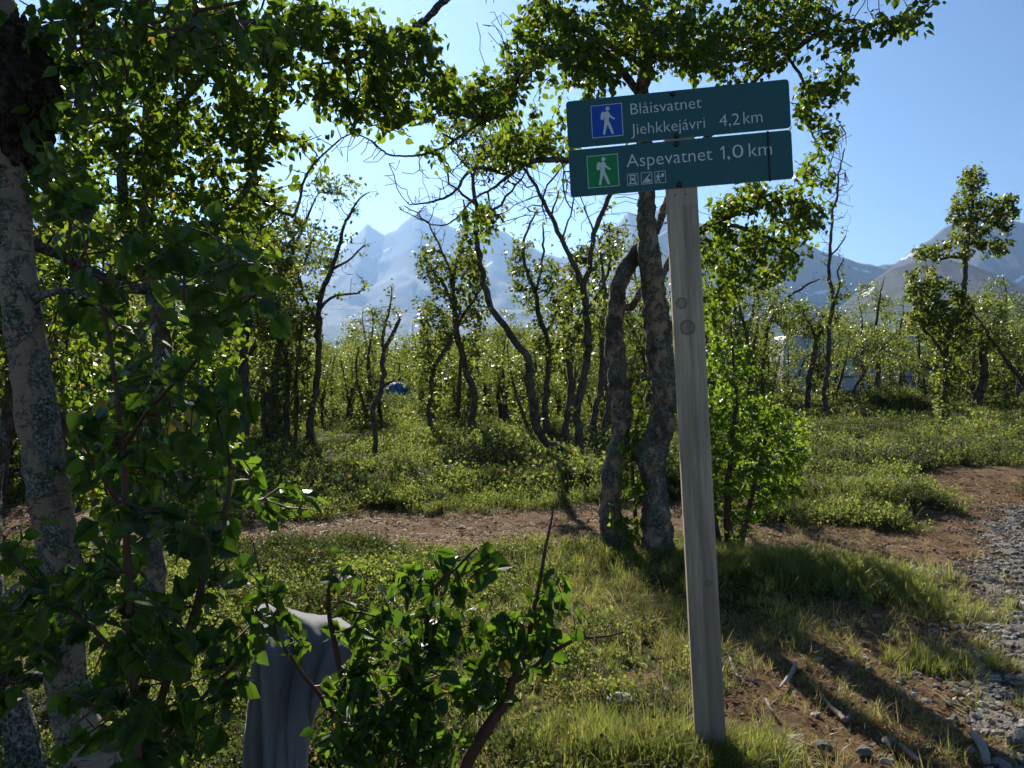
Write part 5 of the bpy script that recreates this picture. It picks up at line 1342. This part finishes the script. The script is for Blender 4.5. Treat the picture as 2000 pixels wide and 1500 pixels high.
def grass_tuft(seed, mat, h=0.16, w=0.05, n=34, bw=0.0022, bend=.6):
    r = np.random.RandomState(seed); V = []; Q = []; T_ = []
    for i in range(n):
        a = r.uniform(0, 6.28); rad = w * r.rand() ** .5
        b = np.array([math.cos(a) * rad, math.sin(a) * rad, -.005]); L = h * r.uniform(.45, 1.15)
        a2 = a + r.normal(0, .9); out = np.array([math.cos(a2), math.sin(a2), 0]); bn = bend * r.uniform(.2, 1.2)
        side = np.array([-math.sin(a2), math.cos(a2), 0]) * bw * r.uniform(.6, 1.3)
        k = len(V); segs = 3
        for s_ in range(segs):
            t_ = s_ / segs
            c = b + np.array([0, 0, L * (t_ - .25 * bn * t_ * t_)]) + out * L * bn * t_ * t_
            V += [c - side * (1 - t_ * .6), c + side * (1 - t_ * .6)]
        V.append(b + np.array([0, 0, L * (1 - .25 * bn)]) + out * L * bn)
        for s_ in range(segs - 1): Q.append((k + 2 * s_, k + 2 * s_ + 1, k + 2 * s_ + 3, k + 2 * s_ + 2))
        T_.append((k + 2 * segs - 2, k + 2 * segs - 1, k + 2 * segs))
    return mesh_np('grass', np.array(V), [np.array(Q), np.array(T_)], [mat])

def area_points(n, d0, d1, px0=-160, px1=2160, power=.5):
    d = np.sqrt(d0 ** 2 + (d1 ** 2 - d0 ** 2) * rng.rand(n)) if power == .5 else d0 + (d1 - d0) * rng.rand(n)
    px = rng.uniform(px0, px1, n)
    x = d * (px - 1000) / F; y = d
    return x, y

def grassy(x, y):
    """how grassy (against heath) the ground is"""
    w = .35 * wob(x * .8, y * .8)
    near = sm(-.9, .2, x + .3 * w) * (1 - sm(4.6, 5.6, y + w))
    mound = np.exp(-((x - 1.75) / .8) ** 2 - ((y - 5.35) / .45) ** 2)
    m2 = .8 * np.exp(-((x - 3.0) / .7) ** 2 - ((y - 7.9) / .35) ** 2)
    base = .6 * np.exp(-((x - 1.0) / 1.2) ** 2 - ((y - 5.9) / .5) ** 2)
    return np.clip(np.maximum.reduce([near, mound, m2, base]), 0, 1)

def finish(name, x, y, keep, sc, sources, tilt=.25, lift=0.0):
    x, y, sc = x[keep], y[keep], sc[keep]; n = len(x)
    pts = np.stack([x, y, hz(x, y) - .02 * dirt_mask(x, y) + lift], -1)
    rot = np.stack([rng.normal(0, tilt, n), rng.normal(0, tilt, n), rng.uniform(0, 6.28, n)], -1)
    o = scatter(name, pts, rot, sc, rng.randint(0, len(sources), n), sources)
    print(name, n)
    return o

HEATH = [heath_clump(k) for k in range(5)]
x1, y1 = area_points(17000, 2.3, 9.5); x2, y2 = area_points(22000, 9, 27); x3, y3 = area_points(7000, 26, 46)
x = np.concatenate([x1, x2, x3]); y = np.concatenate([y1, y2, y3])
sc = np.where(y < 9.2, rng.uniform(.42, .8, len(y)) * (1 + .3 * np.clip((y - 6) / 3, 0, 1)), rng.uniform(.8, 1.45, len(y))) * np.where(y > 26, 1.5, 1)
patch = .5 + .5 * wob(x * .55, y * .55)
keep = rng.rand(len(x)) < np.clip((1 - dirt_mask(x, y)) ** 3 * (1 - .8 * grassy(x, y)) * (.40 + .9 * patch), 0, 1)
finish('bilberry_heath', x, y, keep, sc * (.40 + .95 * patch) * np.where((rng.rand(len(sc)) < .05) & (y > 8.5), 1.8, 1.0), HEATH)

GR = [grass_tuft(20 + k, M['grass']) for k in range(4)]
x, y = area_points(16000, 2.2, 9.5)
patch = .5 + .5 * wob(x * 1.3 + 2, y * 1.3)
mound = .5 * np.exp(-((x - 1.75) / .8) ** 2 - ((y - 5.35) / .4) ** 2) + np.exp(-((x - .42) / .30) ** 2 - ((y - 2.95) / .28) ** 2) + .8 * np.exp(-((x - 3.2) / .7) ** 2 - ((y - 7.9) / .4) ** 2)
keep = rng.rand(len(x)) < np.clip(grassy(x, y) * (1 - dirt_mask(x, y)) ** 2.2 * (.05 + .95 * patch) + .10 * (1 - dirt_mask(x, y)), 0, 1)
finish('green_grass', x, y, keep, rng.uniform(.22, .55, len(x)) * (1 + .75 * np.clip(mound, 0, 1)), GR)
# thick tussocks: by the post foot and on the grassy mounds
cx = []; cyy = []; cs = []
for (bx, by, rx, ry, n, s0) in ((base[0] - .02, base[1] - .11, .13, .04, 60, .55), (base[0] - .16, base[1] - .02, .17, .10, 150, .75), (base[0] + .14, base[1] + .0, .12, .10, 70, .6), (base[0] - .38, base[1] + .02, .16, .12, 110, .65), (1.75, 5.35, .62, .22, 520, .72), (2.35, 5.05, .22, .16, 90, .6), (2.8, 7.75, .4, .2, 150, .8), (3.6, 8.2, .5, .25, 90, .8),
                              (1.05, 5.7, .6, .25, 260, .7), (2.5, 4.75, .3, .15, 50, .5), (2.0, 3.9, .3, .15, 60, .55), (2.35, 3.3, .25, .1, 40, .5)):
    cx.append(rng.normal(bx, rx * .6, n)); cyy.append(rng.normal(by, ry * .6, n)); cs.append(s0 * rng.uniform(.7, 1.2, n))
x = np.concatenate(cx); y = np.concatenate(cyy); sc = np.concatenate(cs)
finish('grass_tussocks', x, y, np.ones(len(x), bool), sc, [grass_tuft(40 + k, M['grass'], h=.19, bend=.75) for k in range(4)])

DG = [grass_tuft(30 + k, M['dry_grass'], h=.10, w=.06, n=26, bw=.0018, bend=1.0) for k in range(4)]
x, y = area_points(20000, 2.2, 10.5)
dmk = dirt_mask(x, y); patch = .5 + .5 * wob(x * 1.1 - 1, y * 1.1 + 2)
keep = rng.rand(len(x)) < np.clip((.75 * grassy(x, y) + .6 * np.exp(-((dmk - .45) / .3) ** 2)) * (.2 + .9 * patch) * (1 - .6 * gravel_mask(x, y)), 0, 1)
finish('dry_grass', x, y, keep, rng.uniform(.4, 1.0, len(x)), DG, tilt=.5)

def litter_bit(seed):
    r = np.random.RandomState(seed); n = 14
    pos = np.stack([r.normal(0, .05, n), r.normal(0, .05, n), r.uniform(.002, .008, n)], -1)
    Rm = leaf_frames(pos, np.repeat([[1., 0, 0]], n, 0), r, droop=0, flat=2.2)
    v, f = leaf_join(pos, Rm, r.uniform(.008, .026, n), TM['far'])
    tw_ = []
    for i in range(5):
        a = r.uniform(0, 6.28); c = np.array([r.normal(0, .05), r.normal(0, .05), .004]); u = np.array([math.cos(a), math.sin(a), r.normal(0, .08)]) * r.uniform(.015, .05)
        tw_.append((np.array([c - u, c + u * .2 + r.normal(0, .003, 3), c + u]), np.array([.0012, .0012, .0008])))
    tv, tf = tube(tw_, 3)
    return mesh_np('litter', np.vstack([v, tv]), [f[0], tf[0] + len(v), tf[1] + len(v)], [M['litter'], M['dry_grass']], mat_idx=[0] * len(f[0]) + [1] * (len(tf[0]) + len(tf[1])))
x, y = area_points(9000, 2.2, 11)
keep = rng.rand(len(x)) < np.clip(.18 + .5 * dirt_mask(x, y), 0, 1)
finish('leaf_litter', x, y, keep, rng.uniform(.7, 1.4, len(x)), [litter_bit(k) for k in range(5)], tilt=.06)

# ------------------------------------------------------------------ stones
def stone_mesh(seed, flat=.6, sub=2):
    import bmesh
    bm = bmesh.new(); bmesh.ops.create_icosphere(bm, subdivisions=sub, radius=1.0)
    off = Vector((seed * 3.1, seed * 1.7, 0))
    for v in bm.verts:
        k = 1 + .38 * mnoise.noise(v.co * 1.1 + off) + .16 * mnoise.noise(v.co * 2.6 + off)
        co = v.co * k
        for pl in range(5):      # chip flat facets
            nrm = Vector((math.sin(seed * 7 + pl * 2.1), math.cos(seed * 5 + pl * 1.3), math.sin(pl * 2.9 + seed))).normalized()
            dd_ = co.dot(nrm) - .72
            if dd_ > 0: co = co - nrm * dd_ * .85
        v.co = Vector((co.x * 1.15, co.y * .85, co.z * flat))
    me = bpy.data.meshes.new('stone'); bm.to_mesh(me); bm.free(); return me
def stone_mat(name, a, b):
    t = NT(name); co = t.objco()
    oi = t.t.nodes.new('ShaderNodeObjectInfo')
    n = t.noise(co, 3, 6, .7)
    c = t.mix(n, a, b); k = t.math('ADD', .6, t.math('MULTIPLY', oi.outputs['Random'], .8))
    c = t.mix(1.0, c, t.n('ShaderNodeRGB').outputs[0], 'MIX') if False else c
    hs = t.t.nodes.new('ShaderNodeHueSaturation'); t.l(c, hs.inputs['Color']); t.l(k, hs.inputs['Value'])
    return t.done(t.pbsdf(hs.outputs[0], .8, .35, t.bump(t.noise(co, 8, 5), .5, .06)))
M['stone'] = stone_mat('stone', (.19, .178, .16), (.42, .395, .36))
M['stone_dark'] = stone_mat('stone_dark', (.07, .066, .062), (.19, .18, .17))
M['stone_pale'] = stone_mat('stone_pale', (.48, .44, .38), (.68, .63, .55))
STN = []
for k in range(8):
    me = stone_mesh(k + 1, .45 + .06 * (k % 4), 1); me.materials.append(M['stone'] if k % 3 else M['stone_dark']); STN.append(me)
x, y = area_points(60000, 2.2, 9.5, px0=1350, px1=2150)
gmk = gravel_mask(x, y)
kp = rng.rand(len(x)) < np.clip(gmk * .55 + .02 * dirt_mask(x, y), 0, 1)
x, y = x[kp][:9000], y[kp][:9000]
size = .006 + .016 * rng.rand(len(x)) ** 2.2
z = hz(x, y) - .02 * dirt_mask(x, y) + size * .15
score = size / np.maximum(y, .5) * ((1000 + F * x / y < 2010) & (y > 2.75))
top = np.argsort(-score)[:300]
for i in top:
    o = bpy.data.objects.new('stone', STN[i % 8]); scene.collection.objects.link(o); o.parent = ground
    s_ = float(size[i]) * 1.25; o.location = (x[i], y[i], z[i] + .003); o.scale = (s_, s_, s_); o.rotation_euler = (rng.normal(0, .3), rng.normal(0, .3), rng.uniform(0, 6.28))
rest = np.setdiff1d(np.arange(len(x)), top)
n = len(rest)
scatter('gravel', np.stack([x[rest], y[rest], z[rest]], -1), np.stack([rng.normal(0, .4, n), rng.normal(0, .4, n), rng.uniform(0, 6.28, n)], -1), size[rest], rng.randint(0, 8, n), STN)
def rock(px, py, wpx, mat, label, flat=.55, seed=0, rot=0., sink=.25):
    p = G(px, py); dd_ = project(p)[2]; r = wpx / 2 * dd_ / F
    me = stone_mesh(seed + 20, flat, 3); me.materials.append(M[mat])
    o = obj('stone', me, None, (p[0], p[1], p[2] + r * flat * (1 - sink) * .7)); o.scale = (r, r, r); o.rotation_euler = (.1, .05, rot)
    tag(o, label, 'stone')
rock(1212, 1372, 52, 'stone_pale', 'pale beige stone half sunk in grass left of the post', .55, 1, .4)
rock(1608, 1460, 32, 'stone_dark', 'dark wedge-shaped stone on bare earth right of the post foot', .6, 2, -.5)
rock(1688, 1470, 36, 'stone_dark', 'flat grey stone in the middle of the bare earth', .4, 3, .3)
rock(1735, 1456, 28, 'stone_dark', 'small angular stone at the edge of the trunk shadow', .75, 4, .9)
rock(1733, 1492, 26, 'stone', 'light grey stone at the bottom of the picture', .6, 5, .2)
rock(1990, 1450, 50, 'stone_dark', 'bluish grey stone at the lower right corner', .6, 6, .2)
rock(1858, 1205, 20, 'stone_dark', 'small dark stone lying alone beside the gravel', .7, 7, .2)
rock(1785, 1360, 16, 'stone_pale', 'small white stone in the trunk shadow', .7, 8, .6)
rock(902, 1032, 18, 'stone_pale', 'white pebble on the brown trail', .45, 9, .6)
rock(742, 1068, 14, 'stone_pale', 'small white pebble at the near edge of the trail', .7, 10, .1)
rock(1694, 962, 20, 'stone_pale', 'white upright stone on the green tussock right of the post', 1.3, 11, .1, sink=-.4)

M['stick'] = plain('stick', (.22, .17, .13), .8, .2, .35, 25)
M['stick_grey'] = plain('stick_grey', (.30, .28, .26), .8, .2, .3, 25)
def stick(pts, label, mat='stick', lift=.012):
    rw = []
    for px, py, r in pts:
        p = G(px, py); dd_ = float(project(p)[2]); rw.append((p[0], p[1], p[2] + lift * (0.4 + .6 * rng.rand()), r * dd_ / F))
    o_ = smooth_path(rw, .012, .0012, rng)
    v, f = tube([(o_[:, :3], o_[:, 3])], 7, .12, 3)
    b = np.array(rw[0][:3]); o = obj('stick', mesh_np('stick', v - b, f, [M[mat]]), None, tuple(b)); tag(o, label, 'stick')
stick([(1603, 1362, 4), (1622, 1382, 5), (1640, 1400, 5.5), (1652, 1412, 5), (1664, 1394, 3)], 'thick brown stick with upturned end at the shadow edge')
stick([(1555, 1296, 3.5), (1546, 1318, 4), (1532, 1335, 4), (1522, 1348, 3)], 'bent grey stick lying above the thick brown one', 'stick_grey')
stick([(1425, 1288, 2), (1432, 1305, 2.4), (1442, 1328, 2)], 'short straight pale stick close beside the post', 'stick_grey')
stick([(1520, 1438, 2), (1555, 1448, 2.4), (1590, 1465, 2)], 'long thin pale twig on bare earth near the picture bottom', 'stick')
stick([(1755, 1458, 5), (1775, 1475, 6), (1800, 1495, 6)], 'reddish root-like stick at the lower right bottom edge', 'stick')
stick([(1898, 1438, 7), (1915, 1462, 8), (1928, 1492, 7)], 'grey driftwood-like stick in shade at lower right', 'stick_grey', .02)
stick([(1495, 1368, 2), (1503, 1384, 2.2), (1512, 1396, 1.6)], 'small forked twig below the bent grey stick', 'stick_grey')
stick([(1850, 1292, 3), (1885, 1290, 4), (1920, 1288, 3)], 'dark branch piece lying across the gravel edge', 'stick')

# ------------------------------------------------------------------ grey cloth
def cloth():
    ctrl = [  # left px, py, right px, py, depth
        (520, 1480, 580, 1480, 2.46), (518, 1380, 585, 1380, 2.46), (516, 1290, 620, 1310, 2.42), (514, 1215, 680, 1245, 2.34), (508, 1188, 690, 1214, 2.24), (502, 1200, 704, 1232, 2.16), (498, 1240, 700, 1262, 2.10), (494, 1290, 664, 1306, 2.07), (486, 1360, 622, 1376, 2.06),
        (476, 1440, 600, 1450, 2.06), (470, 1560, 592, 1560, 2.06), (462, 1790, 590, 1790, 2.08)]
    c = np.array(ctrl, float)
    nv, nu = 120, 90
    tv = np.linspace(0, len(c) - 1, nv)
    rw = np.stack([np.interp(tv, np.arange(len(c)), c[:, k]) for k in range(5)], -1)
    ker = np.array([1, 2, 3, 2, 1]) / 9.
    for k in range(5):
        for _ in range(3): rw[2:-2, k] = np.convolve(rw[:, k], ker, 'valid')
    V = []
    for i in range(nv):
        lx, ly, rx, ry, dep = rw[i]
        drop = max(0, min(1, (tv[i] - 4.6) / 3)); back = max(0, (4 - tv[i]) / 4)
        for j in range(nu):
            u = j / (nu - 1)
            v_ = tv[i]; q = u * 1.0 - .10 * (v_ - 5)
            nz = lambda a, b, c: mnoise.noise(Vector((a, b, c)))
            fold = .080 * nz(q * 3.2, v_ * .22, 2.0) + .030 * nz(q * 6.2, v_ * .30, 8.0) + .004 * nz(u * 11, v_ * 1.6, 3.0)
            amp = .55 + .75 * drop + .1 * back
            sag = (26 * (u - .22) ** 2 - 6) * (1 - drop) + 14 * mnoise.noise(Vector((u * 3.2, tv[i] * .5, 4.0))) * (1 - .5 * drop)
            p = P(lx + (rx - lx) * u, ly + (ry - ly) * u + sag, dep - fold * amp)
            p = p + np.array([0, .004 * mnoise.noise(Vector((u * 12, tv[i] * 2, 7))), 0])
            V.append(p)
    V = np.array(V)
    V[:, 2] = np.maximum(V[:, 2], hz(V[:, 0], V[:, 1]) + .012)
    ii = np.arange(nv * nu).reshape(nv, nu)
    f = np.stack([ii[:-1, :-1], ii[:-1, 1:], ii[1:, 1:], ii[1:, :-1]], -1).reshape(-1, 4)
    b = P(560, 1790, 2.25); b[2] = float(hz(b[0], b[1]))
    t = NT('grey_fleece'); co = t.objco()
    n = t.noise(co, 260, 3, .7); n2 = t.noise(co, 12, 3)
    cc = t.mix(n, (.115, .116, .12), (.20, .20, .205)); cc = t.mix(t.math('MULTIPLY', n2, .25), cc, (.085, .086, .09))
    bs = t.n('ShaderNodeBsdfPrincipled'); t.l(cc, bs.inputs['Base Color']); bs.inputs['Roughness'].default_value = .95; bs.inputs['Specular IOR Level'].default_value = .1
    bs.inputs['Sheen Weight'].default_value = .5; t.l(t.bump(n, .4, .002), bs.inputs['Normal'])
    m = t.done(bs.outputs[0])
    o = obj('draped_cloth', mesh_np('draped_cloth', V - b, [f], [m]), None, tuple(b))
    sd = o.modifiers.new('thick', 'SOLIDIFY'); sd.thickness = .006
    tag(o, 'grey fleece cloth draped in folds behind the low birch bush', 'cloth')
cloth()

# ------------------------------------------------------------------ blue dome tent far back among the birches
M['tent'] = plain('tent', (.05, .26, .60), .55, .3, .15, 6)
M['tent_dark'] = plain('tent_dark', (.012, .02, .05), .6, .3, .2, 20)
def tent(px, d, w, h):
    p = P(px, 750, d); gz_ = float(hz(p[0], p[1]))
    root = empty('dome_tent', (p[0], p[1], gz_), 'small blue dome tent far back among the birches', 'tent')
    nu, nv = 32, 12; V = []
    for i in range(nv + 1):
        a = math.pi / 2 * i / nv
        for j in range(nu):
            b = 2 * math.pi * j / nu
            rr_ = (math.cos(a) ** .75) * (1 - .06 * abs(math.sin(2 * b)))
            V.append((w / 2 * rr_ * math.cos(b), w * .6 * rr_ * math.sin(b), h * math.sin(a) ** 1.0))
    ii = np.arange((nv + 1) * nu).reshape(nv + 1, nu)
    f = np.stack([ii[:-1], np.roll(ii[:-1], -1, 1), np.roll(ii[1:], -1, 1), ii[1:]], -1).reshape(-1, 4)
    obj('canopy', mesh_np('canopy', np.array(V), [f], [M['tent']]), root)
    for b in (R(45), R(135), R(-90)):
        pl = []
        rng_ = np.linspace(-math.pi / 2 * .999, math.pi / 2 * .999, 24) if b > 0 else np.linspace(0, math.pi / 2 * .95, 14)
        for a in rng_:
            s_ = 1 if a >= 0 else -1; aa = abs(a); c_ = math.cos(math.pi / 2 - aa) ** .75
            if b > 0: rr_ = s_ * (math.cos(math.pi / 2 - aa) ** .75) * .95 * 1.02; zz = h * math.sin(math.pi / 2 - aa) * 1.02
            else: rr_ = math.cos(aa) ** .75 * 1.02; zz = h * math.sin(aa) * 1.02
            pl.append((w / 2 * rr_ * math.cos(b), w * .6 * rr_ * math.sin(b), zz))
        v, ff = tube([(np.array(pl), np.full(len(pl), .016))], 6)
        obj('tent_pole' if b > 0 else 'door_zip', mesh_np('pole', v, ff, [M['tent_dark']]), root)
tent(776, 43.5, 1.45, 1.12)

# ------------------------------------------------------------------ white camper behind the birches on the right
M['camper_white'] = plain('camper_white', (.74, .75, .77), .4, .5, .05, 3)
M['camper_grey'] = plain('camper_grey', (.22, .23, .25), .5, .4, .1, 6)
M['camper_glass'] = plain('camper_glass', (.015, .018, .022), .1, .6, .1, 6)
M['tyre'] = plain('tyre', (.012, .012, .012), .9, .2, .1, 20)
M['lamp_orange'] = plain('lamp_orange', (.65, .10, .02), .35, .5, .1, 20)
def camper():
    d = 38.0; p0 = P(1516, 750, d); p1 = P(1838, 750, d); L = p1[0] - p0[0]
    gz_ = float(hz((p0[0] + p1[0]) / 2, d))
    root = empty('camper', ((p0[0] + p1[0]) / 2, p0[1], gz_), 'white camper parked behind the birches on the right', 'camper')
    h = L / 2
    prof = [(-h, .45), (h - 1.9, .45), (h - .1, .45), (h, .60), (h, 1.05), (h - .35, 1.30), (h - 1.05, 2.05), (h - 1.2, 2.75), (h - 1.5, 2.86), (-h + .15, 2.86), (-h, 2.70)]
    o = MB().prism_xz(prof, -1.05, 1.05).build('body', M['camper_white'], root); bevel(o, .06, 2)
    MB().box(-h + .05, h - .1, -1.0, 1.0, .30, .45).build('skirt', M['camper_grey'], root)
    for wx in (-h + 1.5, h - 1.35):
        for sy in (-1, 1):
            w = MB().cyl_y(wx, .33, .33, sy * .95 - .11, sy * .95 + .11, 24).build('wheel', M['tyre'], root)
            MB().cyl_y(wx, .33, .18, sy * .95 - .118, sy * .95 + .118, 18).build('rim', M['camper_grey'], w)
    for a, b in ((-h + 1.0, -h + 2.1), (-h + 3.0, -h + 3.9)):
        MB().box(a, b, -1.075, -1.03, 1.5, 2.05).build('window', M['camper_glass'], root)
    MB().prism_xz([(h - 1.75, 1.42), (h - 1.0, 1.42), (h - 1.25, 1.95), (h - 1.75, 1.95)], -1.075, -1.03).build('cab_window', M['camper_glass'], root)
    MB().box(-h + 4.2, -h + 4.85, -1.07, -1.03, .5, 2.3).build('door', M['camper_white'], root)
    MB().box(-h + .02, h - 1.6, -1.066, -1.03, 1.02, 1.10).build('stripe', M['camper_grey'], root)
    for zz in (.85, .7):
        MB().box(-h - .03, -h + .12, -1.08, -.85, zz, zz + .11).build('tail_light', M['lamp_orange'], root)
camper()

# ------------------------------------------------------------------ power line far behind
M['wire'] = plain('wire', (.03, .03, .035), .6, .3, .1, 1)
def wire(a, b, label, r):
    n = 40; pts = []
    for i in range(n + 1):
        t_ = i / n; px = a[0] + (b[0] - a[0]) * t_; py = a[1] + (b[1] - a[1]) * t_; d_ = a[2] + (b[2] - a[2]) * t_
        p = P(px, py, d_); p[2] -= 1.2 * math.sin(math.pi * ((t_ * 3) % 1)); pts.append(p)
    v, f = tube([(np.array(pts), np.full(n + 1, r))], 5)
    bb = pts[0]
    o = obj('power_line', mesh_np('power_line', v - bb, f, [M['wire']]), None, tuple(bb)); tag(o, label, 'cable', 'power lines crossing in front of the mountains')
wire((-400, 592, 150), (2500, 588, 150), 'upper thin power line crossing in front of the mountains', .022)
wire((-400, 597, 148), (2500, 606, 148), 'lower thin power line crossing in front of the mountains', .022)
